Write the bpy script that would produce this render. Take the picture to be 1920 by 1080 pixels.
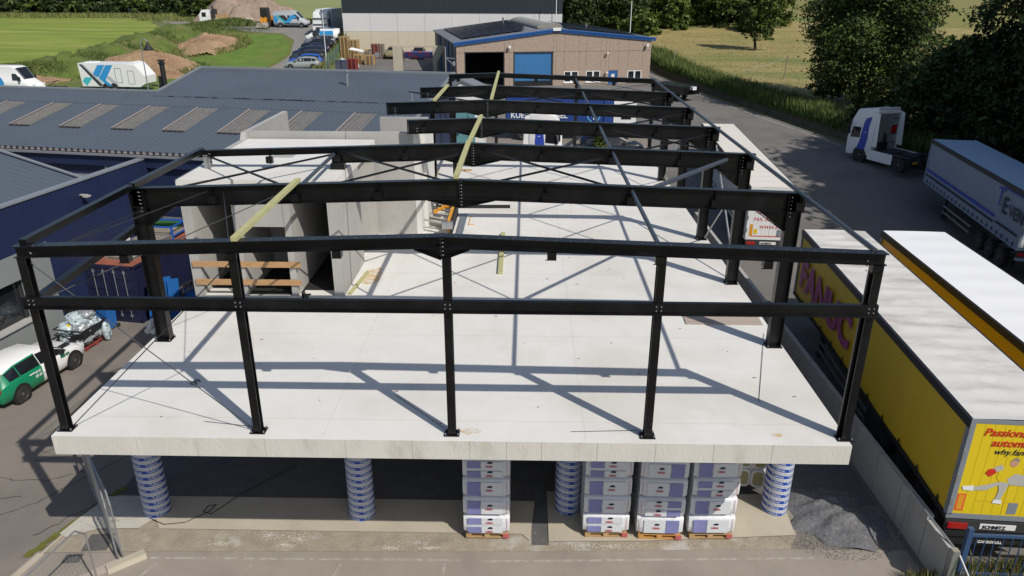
import bpy, math, random
import numpy as np
from mathutils import Vector, Matrix
rnd = random.Random(7)
R = math.radians
for o in list(bpy.data.objects): bpy.data.objects.remove(o)
S = bpy.context.scene
C = S.collection
# ------------------------------------------------------------------ camera
cam = bpy.data.cameras.new('camera'); camo = bpy.data.objects.new('camera', cam); C.objects.link(camo)
camo.location = (10.041, -13.957, 13.621)
yaw, pitch, roll = 0.0174, 0.3881, -0.0030
f = Vector((-math.sin(yaw)*math.cos(pitch), math.cos(yaw)*math.cos(pitch), -math.sin(pitch)))
r = Vector((math.cos(yaw), math.sin(yaw), 0)); d = f.cross(r)
r2 = math.cos(roll)*r+math.sin(roll)*d; d2 = -math.sin(roll)*r+math.cos(roll)*d
camo.matrix_world = Matrix(((r2.x, -d2.x, -f.x, 10.041), (r2.y, -d2.y, -f.y, -13.957), (r2.z, -d2.z, -f.z, 13.621), (0, 0, 0, 1)))
cam.sensor_width = 36; cam.lens = 36*1406/1920; cam.clip_end = 3000; cam.clip_start = .2
S.camera = camo
# ------------------------------------------------------------------ light
SUN = Vector((-.68, .69, -1.0)).normalized()
w = bpy.data.worlds.new("World"); S.world = w; w.use_nodes = True
nt = w.node_tree; bg = nt.nodes['Background']
sky = nt.nodes.new('ShaderNodeTexSky'); sky.sky_type = 'NISHITA'; sky.sun_disc = False
sky.sun_elevation = R(45.9); sky.sun_rotation = R(135.4)
nt.links.new(sky.outputs[0], bg.inputs[0]); bg.inputs[1].default_value = 0.10
sl = bpy.data.lights.new('sun', 'SUN'); sl.energy = 4.1; sl.angle = R(.55); sl.color = (1, .95, .87)
so = bpy.data.objects.new('sun', sl); C.objects.link(so); so.rotation_euler = SUN.to_track_quat('-Z', 'Y').to_euler()
so.location = (40, -40, 60)
S.view_settings.view_transform = 'Standard'; S.view_settings.look = 'None'
S.view_settings.exposure = 0; S.view_settings.gamma = 1; S.view_settings.use_curve_mapping = False
# ------------------------------------------------------------------ helpers
MATS = {}
def mat(name, col, rough=.7, metal=0, var=.0, scale=2., bump=0, bscale=30., spec=.5, col2=None, s2=1., thr=(.5, .65), sx=None, alpha=None, trans=0):
    """principled with value noise (var), fine bump and an optional second colour in noise patches"""
    m = bpy.data.materials.new(name); m.use_nodes = True; N = m.node_tree.nodes; L = m.node_tree.links
    b = N['Principled BSDF']; b.inputs['Roughness'].default_value = rough; b.inputs['Metallic'].default_value = metal
    b.inputs['Specular IOR Level'].default_value = spec
    c = (*col, 1); b.inputs['Base Color'].default_value = c
    if trans: b.inputs['Transmission Weight'].default_value = trans
    if alpha is not None: b.inputs['Alpha'].default_value = alpha
    if var or col2 or bump:
        tc = N.new('ShaderNodeTexCoord'); out = tc.outputs['Object']
        if sx:
            mp = N.new('ShaderNodeMapping'); mp.inputs['Scale'].default_value = sx; L.new(out, mp.inputs[0]); out = mp.outputs[0]
    cur = None
    if var:
        n = N.new('ShaderNodeTexNoise'); n.inputs['Scale'].default_value = scale; n.inputs['Detail'].default_value = 6; n.inputs['Roughness'].default_value = .65
        L.new(out, n.inputs['Vector'])
        rp = N.new('ShaderNodeMapRange'); rp.inputs[1].default_value = .25; rp.inputs[2].default_value = .75
        rp.inputs[3].default_value = 1-var; rp.inputs[4].default_value = 1+var; L.new(n.outputs[0], rp.inputs[0])
        hv = N.new('ShaderNodeMix'); hv.data_type = 'RGBA'; hv.blend_type = 'MULTIPLY'; hv.inputs[0].default_value = 1
        hv.inputs[6].default_value = c
        cb = N.new('ShaderNodeCombineColor')
        for i in range(3): L.new(rp.outputs[0], cb.inputs[i])
        L.new(cb.outputs[0], hv.inputs[7]); cur = hv.outputs[2]
    if col2:
        n = N.new('ShaderNodeTexNoise'); n.inputs['Scale'].default_value = s2; n.inputs['Detail'].default_value = 7; n.inputs['Roughness'].default_value = .6
        L.new(out, n.inputs['Vector'])
        rp = N.new('ShaderNodeMapRange'); rp.inputs[1].default_value = thr[0]; rp.inputs[2].default_value = thr[1]; L.new(n.outputs[0], rp.inputs[0])
        mx = N.new('ShaderNodeMix'); mx.data_type = 'RGBA'; L.new(rp.outputs[0], mx.inputs[0])
        if cur: L.new(cur, mx.inputs[6])
        else: mx.inputs[6].default_value = c
        mx.inputs[7].default_value = (*col2, 1); cur = mx.outputs[2]
    if cur: L.new(cur, b.inputs['Base Color'])
    if bump:
        n = N.new('ShaderNodeTexNoise'); n.inputs['Scale'].default_value = bscale; n.inputs['Detail'].default_value = 4
        L.new(out, n.inputs['Vector'])
        bp = N.new('ShaderNodeBump'); bp.inputs['Strength'].default_value = bump; bp.inputs['Distance'].default_value = .03
        L.new(n.outputs[0], bp.inputs['Height']); L.new(bp.outputs[0], b.inputs['Normal'])
    MATS[name] = m
    return m
class MB:
    def __init__(s): s.v = []; s.f = []; s.m = []
    def add(s, vs, fs, m=0):
        k = len(s.v); s.v += [tuple(v) for v in vs]; s.f += [tuple(i+k for i in q) for q in fs]; s.m += [m]*len(fs); return s
    def box(s, x0, x1, y0, y1, z0, z1, m=0):
        return s.add([(x0, y0, z0), (x1, y0, z0), (x1, y1, z0), (x0, y1, z0), (x0, y0, z1), (x1, y0, z1), (x1, y1, z1), (x0, y1, z1)],
                     [(0, 3, 2, 1), (4, 5, 6, 7), (0, 1, 5, 4), (1, 2, 6, 5), (2, 3, 7, 6), (3, 0, 4, 7)], m)
    def bar(s, p0, p1, w, h, up=(0, 0, 1), m=0, ow=0, oh=0):
        p0 = Vector(p0); p1 = Vector(p1); a = (p1-p0).normalized(); u = Vector(up)
        if abs(a.dot(u)) > .99: u = Vector((0, 1, 0))
        sd = a.cross(u).normalized(); u = sd.cross(a).normalized()
        o = sd*ow+u*oh; V = []
        for p in (p0, p1):
            for a_, b_ in ((-1, -1), (1, -1), (1, 1), (-1, 1)): V.append(p+o+sd*(a_*w/2)+u*(b_*h/2))
        return s.add(V, [(0, 1, 2, 3), (7, 6, 5, 4), (0, 4, 5, 1), (1, 5, 6, 2), (2, 6, 7, 3), (3, 7, 4, 0)], m)
    def ibeam(s, p0, p1, h, b, tf=.018, tw=.012, up=(0, 0, 1), m=0):   # p0,p1 on the TOP face axis
        s.bar(p0, p1, b, tf, up, m, 0, -tf/2); s.bar(p0, p1, b, tf, up, m, 0, -h+tf/2)
        return s.bar(p0, p1, tw, h-2*tf, up, m, 0, -h/2)
    def cyl(s, p0, p1, r0, seg=12, r1=None, m=0, caps=True):
        p0 = Vector(p0); p1 = Vector(p1); r1 = r0 if r1 is None else r1; a = (p1-p0).normalized()
        u = Vector((0, 0, 1)) if abs(a.z) < .9 else Vector((1, 0, 0)); e = a.cross(u).normalized(); g = a.cross(e)
        V = [p+e*(math.cos(2*math.pi*i/seg)*q)+g*(math.sin(2*math.pi*i/seg)*q) for p, q in ((p0, r0), (p1, r1)) for i in range(seg)]
        F = [(i, (i+1) % seg, seg+(i+1) % seg, seg+i) for i in range(seg)]
        if caps: F += [tuple(range(seg-1, -1, -1)), tuple(range(seg, 2*seg))]
        return s.add(V, F, m)
    def tube(s, pts, r0, seg=6, m=0):
        for a, b in zip(pts[:-1], pts[1:]): s.cyl(a, b, r0, seg, m=m)
        return s
    def prism(s, poly, n, m=0):    # poly: list of 3D points, extruded by n
        k = len(poly); n = Vector(n); V = [Vector(p) for p in poly]; V += [p+n for p in V]
        return s.add(V, [tuple(range(k-1, -1, -1)), tuple(range(k, 2*k))]+[(i, (i+1) % k, k+(i+1) % k, k+i) for i in range(k)], m)
    def loft(s, rings, m=0, closed=True, caps=True, mf=None):
        k = len(rings[0]); V = [p for q in rings for p in q]; F = []; Ms = []
        for i in range(len(rings)-1):
            for j in range(k if closed else k-1):
                F.append((i*k+j, i*k+(j+1) % k, (i+1)*k+(j+1) % k, (i+1)*k+j)); Ms.append(mf(i, j) if mf else m)
        if caps and closed:
            F += [tuple(range(k-1, -1, -1)), tuple((len(rings)-1)*k+j for j in range(k))]; Ms += [m, m]
        s.add(V, F, m); s.m[-len(F):] = Ms
        return s
    def mesh(s, name, mats):
        me = bpy.data.meshes.new(name); me.from_pydata([tuple(v) for v in s.v], [], s.f)
        if not isinstance(mats, (list, tuple)): mats = [mats]
        for q in mats: me.materials.append(q)
        if len(mats) > 1: me.polygons.foreach_set('material_index', s.m)
        me.update(); return me
def smooth(me, ang=35):
    me.polygons.foreach_set('use_smooth', [True]*len(me.polygons))
    try: me.set_sharp_from_angle(angle=R(ang))
    except Exception: pass
def obj(name, mb, mats, parent=None, loc=None, rz=None, sm=None, label=None, kind=None):
    me = mb.mesh(name, mats) if isinstance(mb, MB) else mb
    if sm: smooth(me, sm)
    o = bpy.data.objects.new(name, me); C.objects.link(o)
    if parent: o.parent = parent
    if loc: o.location = loc
    if rz is not None: o.rotation_euler = (0, 0, rz)
    if label: o['label'] = label
    if kind: o['kind'] = kind
    return o
def tag(o, label, cat, group=None):
    o['label'] = label; o['category'] = cat
    if group: o['group'] = group
    return o
def thing(name, label, cat, loc=(0, 0, 0), rz=0, group=None):
    o = bpy.data.objects.new(name, None); C.objects.link(o); o.location = loc; o.rotation_euler = (0, 0, rz)
    o.empty_display_size = .3
    return tag(o, label, cat, group)
def struct(name, mb, m, kind='structure', sm=None):
    return obj(name, mb, m, kind=kind, sm=sm)
def dup(root, loc, rz=0, label=None, group=None, kids=True):
    n = root.copy(); C.objects.link(n); n.location = loc; n.rotation_euler = (0, 0, rz)
    if label: n['label'] = label
    if group: n['group'] = group
    if kids:
        for ch in list(root.children):
            c2 = ch.copy(); C.objects.link(c2); c2.parent = n
            for g in ch.children:
                g2 = g.copy(); C.objects.link(g2); g2.parent = c2
    return n
def text(body, size, m, parent, origin, right, up, name='lettering', bold=0., shear=0, align='LEFT', th=.004, wide=1.):
    cu = bpy.data.curves.new('t', 'FONT'); cu.body = body; cu.size = size; cu.offset = bold; cu.shear = shear; cu.align_x = align; cu.extrude = th; cu.resolution_u = 3
    to = bpy.data.objects.new('t', cu); me = bpy.data.meshes.new_from_object(to)
    bpy.data.objects.remove(to)
    rt = Vector(right).normalized(); u = Vector(up).normalized(); n = rt.cross(u); o = Vector(origin)
    for v in me.vertices: v.co = o+rt*v.co.x*wide+u*v.co.y+n*(v.co.z+th)
    me.name = name; me.materials.clear(); me.materials.append(m)
    q = bpy.data.objects.new(name, me); C.objects.link(q); q.parent = parent
    return q
TY = [-90, 25, 28, 34, 41, 55, 75, 90, 108, 120, 200, 400, 900, 1600]; TZ = [0, 0, .1, .6, 1.3, 1.9, 2.6, 3.4, 5.4, 6.6, 9.5, 16, 34, 60]
TY2 = [-90, 25, 28, 34, 41, 55, 75, 95, 112, 125, 150, 200, 400, 900, 1600]; TZ2 = [0, 0, .1, .6, 1.3, 1.9, 2.6, 3.1, 3.6, 5, 7, 9.5, 16, 34, 60]
def H(x, y):
    k = min(1, max(0, (x+17)/3))
    return (1-k)*float(np.interp(y, TY, TZ))+k*float(np.interp(y, TY2, TZ2))
# ------------------------------------------------------------------ materials
slabm = mat('deck_concrete', (.66, .645, .61), .8, var=.06, scale=.9, bump=.12, bscale=60, col2=(.56, .53, .475), s2=.28, thr=(.48, .72))
edgem = mat('edge_concrete', (.56, .54, .49), .85, var=.10, scale=1.2, bump=.25, bscale=25, col2=(.42, .38, .31), s2=1.1, thr=(.56, .75), sx=(1, 1, .35))
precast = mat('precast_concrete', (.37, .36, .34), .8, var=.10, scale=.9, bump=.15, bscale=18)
precastl = mat('sunlit_precast', (.62, .61, .58), .8, var=.05, scale=.9)  # brighter copy of the precast, sunlight painted into the wall returns
steel = mat('black_steel', (.0035, .0035, .0042), .32, spec=.34, col2=(.011, .011, .012), s2=1.4, thr=(.45, .75))
rodm = mat('dark_rod', (.03, .03, .033), .4, .3)
galv = mat('galvanised', (.40, .41, .42), .4, .7, var=.15, scale=6)
boltm = mat('bolt_zinc', (.30, .30, .30), .4, .6)
tubem = mat('blue_grey_tube', (.045, .055, .07), .4)
timber = mat('treated_timber', (.41, .395, .19), .75, var=.18, scale=5, sx=(6, .6, 6))
timber2 = mat('raw_timber', (.42, .25, .12), .75, var=.25, scale=4, sx=(.6, 6, 6))
pallm = mat('pallet_wood', (.40, .26, .12), .85, var=.25, scale=3)
pallg = mat('grey_pallet_wood', (.24, .20, .16), .85, var=.25, scale=3)
pallr = mat('red_pallet', (.22, .04, .035), .7, var=.2, scale=3)
asph = mat('yard_asphalt', (.20, .175, .15), .9, var=.14, scale=.35, bump=.2, bscale=90, col2=(.15, .13, .115), s2=.25, thr=(.5, .7))
asph2 = mat('road_asphalt', (.155, .145, .133), .9, var=.12, scale=.3, bump=.2, bscale=90, col2=(.105, .10, .095), s2=.2, thr=(.5, .7))
dirtm = mat('dirt_strip', (.30, .26, .20), .95, var=.22, scale=2.2, bump=.7, bscale=22, col2=(.42, .40, .36), s2=.9, thr=(.56, .68))
pavem = mat('pavement', (.285, .25, .21), .9, var=.12, scale=1.2, bump=.3, bscale=60, col2=(.22, .19, .16), s2=.6, thr=(.5, .7))
stripm = mat('foundation_concrete', (.42, .375, .295), .9, var=.12, scale=.7, bump=.3, bscale=30)
whitec = mat('spilled_concrete', (.46, .43, .37), .9, var=.15, scale=1.5, bump=.4, bscale=20, col2=(.25, .22, .17), s2=1.6, thr=(.58, .66))
gravm = mat('dark_gravel', (.125, .125, .132), .95, var=.35, scale=9, bump=1., bscale=28, col2=(.19, .185, .18), s2=12, thr=(.55, .62))
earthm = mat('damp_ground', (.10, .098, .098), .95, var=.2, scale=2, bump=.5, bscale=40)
roofm = mat('slate_sheet', (.078, .094, .115), .5, var=.05, scale=.3, col2=(.062, .073, .087), s2=.25, thr=(.5, .8))
roofgap = mat('sheet_end', (.035, .03, .03), .8)
skyl = mat('rooflight_sheet', (.15, .14, .125), .5, var=.2, scale=3)
flash = mat('roof_flashing', (.20, .215, .235), .5)
rust = mat('rusty_edge', (.32, .27, .25), .7)
bluew = mat('navy_cladding', (.013, .022, .065), .5, var=.15, scale=.5)
greyw = mat('grey_panel', (.20, .215, .215), .7, var=.05, scale=.5)
glassd = mat('dark_glass', (.012, .014, .017), .06, spec=.8)
sillm = mat('window_sill', (.36, .35, .33), .7)
brickm = mat('pebble_panel', (.34, .265, .21), .9, var=.30, scale=5, bump=.6, bscale=12)
bluetrim = mat('blue_trim', (.018, .10, .32), .45)
bluedoor = mat('blue_door', (.035, .16, .36), .5, var=.06, scale=1)
darkin = mat('painted_interior_shade', (.012, .011, .010), .9)  # near-black: the shade inside openings is painted into the colour
solar = mat('solar_cell', (.006, .008, .017), .25)
solarf = mat('solar_frame', (.02, .02, .022), .4)
barrel = mat('barrel_rooflight', (.22, .21, .18), .5, var=.1, scale=1)
hallgrey = mat('hall_side_blue_grey', (.055, .07, .10), .6, var=.08, scale=.5)
hallroof = mat('hall_roof_grey', (.17, .18, .20), .6)
whitew = mat('white_panel_wall', (.62, .61, .60), .8, var=.05, scale=.2)
creamw = mat('cream_block_wall', (.55, .49, .37), .85, var=.06, scale=.4)
darkclad = mat('anthracite_cladding', (.022, .03, .04), .5, var=.05, scale=.3)
white = mat('white_paint', (.74, .74, .73), .35)
whited = mat('weathered_white_roof', (.62, .605, .57), .6, var=.06, scale=.8, col2=(.40, .365, .33), s2=1.0, thr=(.48, .74), sx=(1.6, .6, 1))
whitec2 = mat('clean_white_roof', (.80, .80, .81), .5, var=.02, scale=.5)
creamr = mat('cream_roof', (.70, .65, .58), .55, var=.04, scale=.6)
black = mat('black_plastic', (.012, .012, .013), .6)
rubber = mat('tyre_rubber', (.02, .02, .02), .9)
rimm = mat('steel_rim', (.10, .10, .10), .5, .5)
rims = mat('silver_rim', (.45, .45, .46), .4, .6)
chass = mat('dark_chassis', (.03, .03, .032), .7)
yellow = mat('yellow_curtain', (.62, .42, .018), .45, var=.06, scale=1.2)
yellow2 = mat('yellow_print', (.68, .50, .012), .4)
greydoor = mat('grey_door_frame', (.20, .22, .25), .5)
magenta = mat('magenta_letter', (.33, .05, .19), .5)
redm = mat('red_print', (.55, .03, .015), .4)
redl = mat('red_tail_light', (.35, .01, .012), .15, spec=.8)
amber = mat('amber_panel', (.65, .30, .02), .4)
skinm = mat('printed_skin', (.50, .28, .18), .6)
greyp = mat('printed_grey', (.42, .41, .38), .6)
white3 = mat('white_curtain', (.50, .51, .52), .5, var=.03, scale=.6)
blueink = mat('blue_ink', (.02, .055, .36), .5)
navyink = mat('navy_ink', (.01, .012, .03), .5)
cblue = mat('container_navy', (.012, .014, .045), .5, var=.2, scale=1.5)
cred = mat('container_roof_rust', (.27, .085, .05), .8, var=.3, scale=1.5)
kblue = mat('container_blue', (.018, .055, .24), .45)
teal = mat('teal_panel', (.11, .27, .30), .5)
greenp = mat('green_paint', (.008, .20, .095), .3)
tealc = mat('green_crate', (.05, .20, .05), .6)
bluebin = mat('blue_plastic', (.02, .13, .40), .45)
bluerack = mat('blue_rack_paint', (.015, .10, .42), .4)
bagm = mat('clear_bag_plastic', (.42, .50, .53), .3, var=.4, scale=9, bump=.5, bscale=16, col2=(.10, .11, .11), s2=8, thr=(.52, .62))
bagy = mat('yellow_wrapper', (.62, .5, .03), .4)
wrap = mat('bale_wrap', (.62, .63, .65), .2, var=.08, scale=2.5, bump=.8, bscale=6)
bluepr = mat('bale_blue_print', (.20, .21, .42), .35, var=.12, scale=3)
palepr = mat('bale_pale_print', (.46, .50, .56), .35)
redpr = mat('bale_red_print', (.46, .10, .11), .5)
wool = mat('mineral_wool', (.33, .31, .16), .95, var=.2, scale=8)
propy = mat('yellow_formwork', (.62, .28, .02), .6)
orangem = mat('orange_foot', (.70, .10, .03), .5)
mossm = mat('moss', (.12, .12, .02), .95, var=.3, scale=6)
chipm = mat('grey_board', (.40, .33, .28), .85, var=.15, scale=1.5, sx=(.5, 5, 1))
trunkm = mat('bark', (.05, .04, .03), .95, var=.2, scale=4)
soilm = mat('bare_soil', (.30, .20, .115), .95, var=.25, scale=.5, bump=1., bscale=3, col2=(.21, .12, .07), s2=.3, thr=(.45, .65))
pilem = mat('rubble', (.26, .195, .15), .95, var=.28, scale=1.3, bump=1., bscale=5, col2=(.36, .29, .22), s2=2.5, thr=(.6, .7))
drivem = mat('gravel_drive', (.20, .19, .18), .95, var=.15, scale=.5, col2=(.26, .21, .16), s2=.15, thr=(.5, .7))
lawnm = mat('mown_lawn', (.16, .21, .024), .95, var=.30, scale=.16, sx=(.35, 2.6, 1), col2=(.24, .26, .06), s2=.2, thr=(.48, .62))
grassm = mat('rough_grass', (.085, .12, .02), .95, var=.35, scale=.6, bump=1., bscale=4, col2=(.16, .13, .05), s2=.25, thr=(.5, .7))
grasspm = mat('green_grass', (.095, .165, .018), .95, var=.28, scale=.5, bump=.8, bscale=4, col2=(.14, .15, .03), s2=.22, thr=(.5, .66))
wheatm = mat('pale_wheat', (.22, .24, .085), .95, var=.12, scale=.05, sx=(.3, 1, 1))
wheat2 = mat('ripening_crop', (.16, .165, .035), .95, var=.20, scale=.08, sx=(.12, 1.5, 1), col2=(.20, .17, .05), s2=.05, thr=(.45, .6))
drym = mat('dry_meadow', (.27, .215, .08), .95, var=.28, scale=.5, bump=1., bscale=2.5, col2=(.13, .155, .035), s2=.10, thr=(.46, .64), sx=(.6, 1.6, 1))
base_g = mat('field_ground', (.12, .14, .03), .95, var=.25, scale=.1)
for nm, c1 in (('leaf_dark', (.026, .044, .013)), ('leaf_mid', (.048, .076, .016)), ('leaf_light', (.09, .125, .02)), ('leaf_bright', (.10, .15, .02))):
    mat(nm, c1, .6, var=.35, scale=.9, spec=.25)
LD, LM, LL, LB = (MATS[k] for k in ('leaf_dark', 'leaf_mid', 'leaf_light', 'leaf_bright'))
crackm = mat('crack', (.03, .028, .025), .95)
ironm = mat('cast_iron', (.10, .095, .09), .7, var=.2, scale=8)
linem = mat('faded_paint', (.36, .33, .29), .9, var=.2, scale=5, col2=(.285, .25, .21), s2=4, thr=(.45, .55))
# ------------------------------------------------------------------ ground
def sheet(name, poly, m, dz, step=4., kind='structure', hf=H, wob=0):
    """polygon (XY) draped over the terrain as triangulated grid clipped by sutherland-hodgman per cell"""
    xs = [p[0] for p in poly]; ys = [p[1] for p in poly]
    def clip(P, ax, val, keep_gt):
        out = []
        for i in range(len(P)):
            a, b = P[i], P[(i+1) % len(P)]
            ia = (a[ax] >= val) == keep_gt or a[ax] == val; ib = (b[ax] >= val) == keep_gt or b[ax] == val
            if ia: out.append(a)
            if ia != ib:
                t = (val-a[ax])/(b[ax]-a[ax]); out.append((a[0]+t*(b[0]-a[0]), a[1]+t*(b[1]-a[1])))
        return out
    cuts = sorted(set([y for y in TY+TY2 if min(ys) < y < max(ys)]+list(np.arange(math.floor(min(ys)/step)*step, max(ys)+step, step))))
    mb = MB()
    cx = sorted(set([-17, -14]+list(np.arange(math.floor(min(xs)/step)*step, max(xs)+step, step))))
    for y0, y1 in zip(cuts[:-1], cuts[1:]):
        P = clip(clip(poly, 1, y0, True), 1, y1, False)
        if len(P) < 3: continue
        for x0, x1 in zip(cx[:-1], cx[1:]):
            Q = clip(clip(P, 0, x0, True), 0, x1, False)
            if len(Q) < 3: continue
            mb.add([(x, y, hf(x, y)+dz) for x, y in Q], [tuple(range(len(Q)))])
    return obj(name, mb, m, kind=kind)
g = MB()
gx = [-900, -500, -300, -200, -150, -120, -100, -80, -60, -50, -40, -30, -24, -17, -14, 0, 20, 40, 60, 90, 130, 200, 300, 500, 900]
gy = sorted(set(TY+TY2)); gy = [y for y in gy]
for i in range(len(gx)-1):
    for j in range(len(gy)-1):
        a, b, c, e = gx[i], gx[i+1], gy[j], gy[j+1]
        g.add([(a, c, H(a, c)), (b, c, H(b, c)), (b, e, H(b, e)), (a, e, H(a, e))], [(0, 1, 2, 3)])
struct('ground', g, base_g)
sheet('yard_asphalt', [(-60, -30), (20, -30), (20, 60), (-60, 60)], asph, .012, 20)
sheet('truck_yard', [(20, -30), (75, -30), (60, 0), (52, 14), (46, 28), (40, 38), (36.2, 46.1), (34.1, 52.7), (31.6, 61), (28.6, 71.6), (26.4, 84), (27, 103), (15.2, 104.5), (-14.8, 103.8), (-15.0, 60), (20, 60)], asph2, .016, 12)
sheet('gravel_drive', [(-23.5, 60), (-15.4, 60), (-15.6, 90), (-17.4, 102), (-18.5, 112), (-21, 124), (-27, 129), (-55, 129), (-55, 122.5), (-44, 114.3), (-36, 113.6), (-29, 112), (-25.5, 106), (-23, 95)], drivem, .02, 6)
sheet('mown_lawn', [(-160, 62), (-58, 62), (-50.5, 78), (-47, 92), (-47, 108), (-54, 122), (-60, 133), (-160, 136)], lawnm, .02, 10)
sheet('grass_patch', [(-37, 66), (-24, 66), (-23.6, 95), (-25.6, 104), (-29, 110.3), (-36, 112), (-38, 106), (-35, 95), (-36.5, 84)], grasspm, .024, 6)
sheet('rough_verge', [(-160, 136), (-60, 133), (-52, 122), (-46, 114), (-36, 113.8), (-44, 114.8), (-56, 124), (-56, 150), (-160, 150)], grassm, .03, 8)
sheet('wheat_field', [(-60, 148), (-30, 132), (-14, 131), (-14, 300), (-80, 300)], wheatm, .05, 20)
sheet('far_wheat', [(-600, 300), (40, 300), (-14, 300), (60, 900), (-600, 900)], wheatm, .04, 60)
# lower yard: dirt strip, foundation slab, pavement, spilled concrete
def flat(name, poly, m, z, kind='structure'):
    return obj(name, MB().add([(x, y, z) for x, y in poly], [tuple(range(len(poly)))]), m, kind=kind)
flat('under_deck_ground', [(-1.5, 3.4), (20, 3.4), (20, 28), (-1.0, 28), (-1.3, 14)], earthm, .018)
flat('pavement', [(-30, -14), (20.0, -14), (20.0, 1.62), (17, 1.60), (9, 1.33), (.7, 1.17), (-2.3, 1.02), (-2.35, 1.3), (-3.5, -4), (-30, -4)], pavem, .022)
flat('dirt_strip', [(-2.3, 1.05), (.7, 1.17), (9, 1.33), (17, 1.60), (17.6, 2.6), (17.4, 3.4), (-1.6, 3.4)], dirtm, .026)
flat('foundation_strip', [(.35, 2.0), (10.05, 2.0), (10.25, 1.75), (10.4, 3.35), (-.6, 3.35)], stripm, .05)
flat('foundation_pad', [(10.75, 1.72), (13.4, 1.8), (17.3, 2.1), (17.4, 3.8), (10.75, 3.8)], stripm, .06)
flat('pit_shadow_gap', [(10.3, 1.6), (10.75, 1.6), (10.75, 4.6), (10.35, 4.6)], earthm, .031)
sp = MB(); rg = random.Random(3)
def blob(mb, cx, cy, rx, ry, z, n=14, rr=rg, jag=.25):
    mb.add([(cx+rx*math.cos(2*math.pi*i/n)*(1+jag*rr.uniform(-1, 1)), cy+ry*math.sin(2*math.pi*i/n)*(1+jag*rr.uniform(-1, 1)), z) for i in range(n)], [tuple(range(n))])
sp.add([(-1.7, 3.3, .055), (-2.05, 2.3, .055), (-1.3, 1.95, .055), (-.2, 2.0, .055), (.35, 2.9, .055), (-.3, 3.35, .055)], [tuple(reversed(range(6)))]); sp.add([(-2.05, 2.3, .055), (-2.2, 1.75, .055), (-1.95, 1.6, .055), (-1.3, 1.94, .055)], [(0, 1, 2, 3)]); 
for cx, cy, a, b_ in ((3.4, 1.8, .5, .2), (4.2, 1.7, .35, .3), (2.2, 1.45, .6, .16), (3.9, 1.45, .4, .1), (7.3, 1.6, .5, .22), (6.6, 1.4, .4, .1), (12.3, 1.58, .7, .14), (11.6, 1.6, .4, .16), (7.7, 1.42, .4, .08)):
    for k in range(230):
        q, an = abs(rg.gauss(0, .5)), rg.uniform(0, 6.28); x, y = cx+a*q*math.cos(an), cy+b_*q*math.sin(an); s_ = rg.uniform(.008, .035)
        sp.add([(x+s_*math.cos(an+j*2.1), y+s_*.8*math.sin(an+j*2.1), .034+rg.uniform(0, .012)) for j in range(3)], [(0, 1, 2)])
struct('spilled_concrete_patches', sp, whitec, kind='stuff')
ms = MB()
for i in range(26):
    t = i/25; blob(ms, -2.55+1.05*t+rg.uniform(-.05, .05), .95+2.7*t, .07+rg.random()*.06, .1, .036+i*.0004, 8)
struct('moss_edge', ms, mossm, kind='stuff')
sc = MB()
for i in range(700):
    x = rg.uniform(-1, 17); y = 1.25+rg.random()*.75+.02*x; s_ = rg.uniform(.008, .026)
    if rg.random() < .6 and not (5.5 < x < 8.5 or 11 < x < 15): continue
    sc.box(x, x+s_, y, y+s_, .02, .03+s_*.7)
struct('rubble_bits', sc, mat('dirt_lump', (.33, .285, .22), .95, var=.3, scale=6), kind='stuff')
lc = MB()
for x0, y0, x1, y1, zz in ((.9, .88, -.2, -1.6, 0), (3.3, .88, 2.5, -1.5, 0), (5.5, .82, 5.0, -1.5, 0), (8.1, .88, 8.1, -1.5, 0), (.6, .93, 8.5, 1.02, .0006), (9.0, .98, 17.5, 1.28, 0)):
    lc.bar((x0, y0, .024+zz), (x1, y1, .024+zz), .07, .006)
struct('faded_bay_lines', lc, linem)
kb = MB(); kb.bar((-3.3, -4, .02), (-2.25, 1.0, .02), .16, .05); kb.bar((-2.25, 1.0, .02), (-1.9, 2.8, .02), .05, .04)
struct('kerb_edge', kb, stripm)
cr = MB()
def crack(pts, w=.022):
    for a, b_ in zip(pts[:-1], pts[1:]):
        n = 7; prev = a
        for i in range(1, n+1):
            t = i/n; q = (a[0]+(b_[0]-a[0])*t+rg.uniform(-.06, .06)*(i < n), a[1]+(b_[1]-a[1])*t+rg.uniform(-.06, .06)*(i < n))
            cr.bar((*prev, .0165), (*q, .0165), w*rg.uniform(.4, 1.3), .004); prev = q
crack([(-4.6, 2.2), (-3.5, 3.2), (-2.8, 4.3), (-2.1, 5.4)]); crack([(-5.6, 4.1), (-3.9, 4.0), (-3.0, 4.6)]); crack([(-2.9, 1.7), (-2.2, 2.6), (-1.6, 3.6)])
crack([(-5.8, 3.0), (-4.2, 3.3)]); crack([(-4.9, 5.0), (-3.7, 5.3), (-3.1, 6.2)], .016); crack([(-6.6, 3.4), (-7.4, 4.6)], .016)
struct('asphalt_cracks', cr, crackm, kind='stuff')
for lb, x, y, a, b_, rz in (('larger square iron manhole cover beside the site fence', -1.0, 1.45, .62, .62, .1), ('small iron drain cover in the pavement near the fence foot', -1.35, .85, .42, .3, .1)):
    o = obj('manhole_cover', MB().box(-a/2, a/2, -b_/2, b_/2, 0, .045).box(-a/2+.04, a/2-.04, -b_/2+.04, b_/2-.04, .04, .05), ironm, loc=(x, y, .01), rz=rz); tag(o, lb, 'manhole cover')
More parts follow.
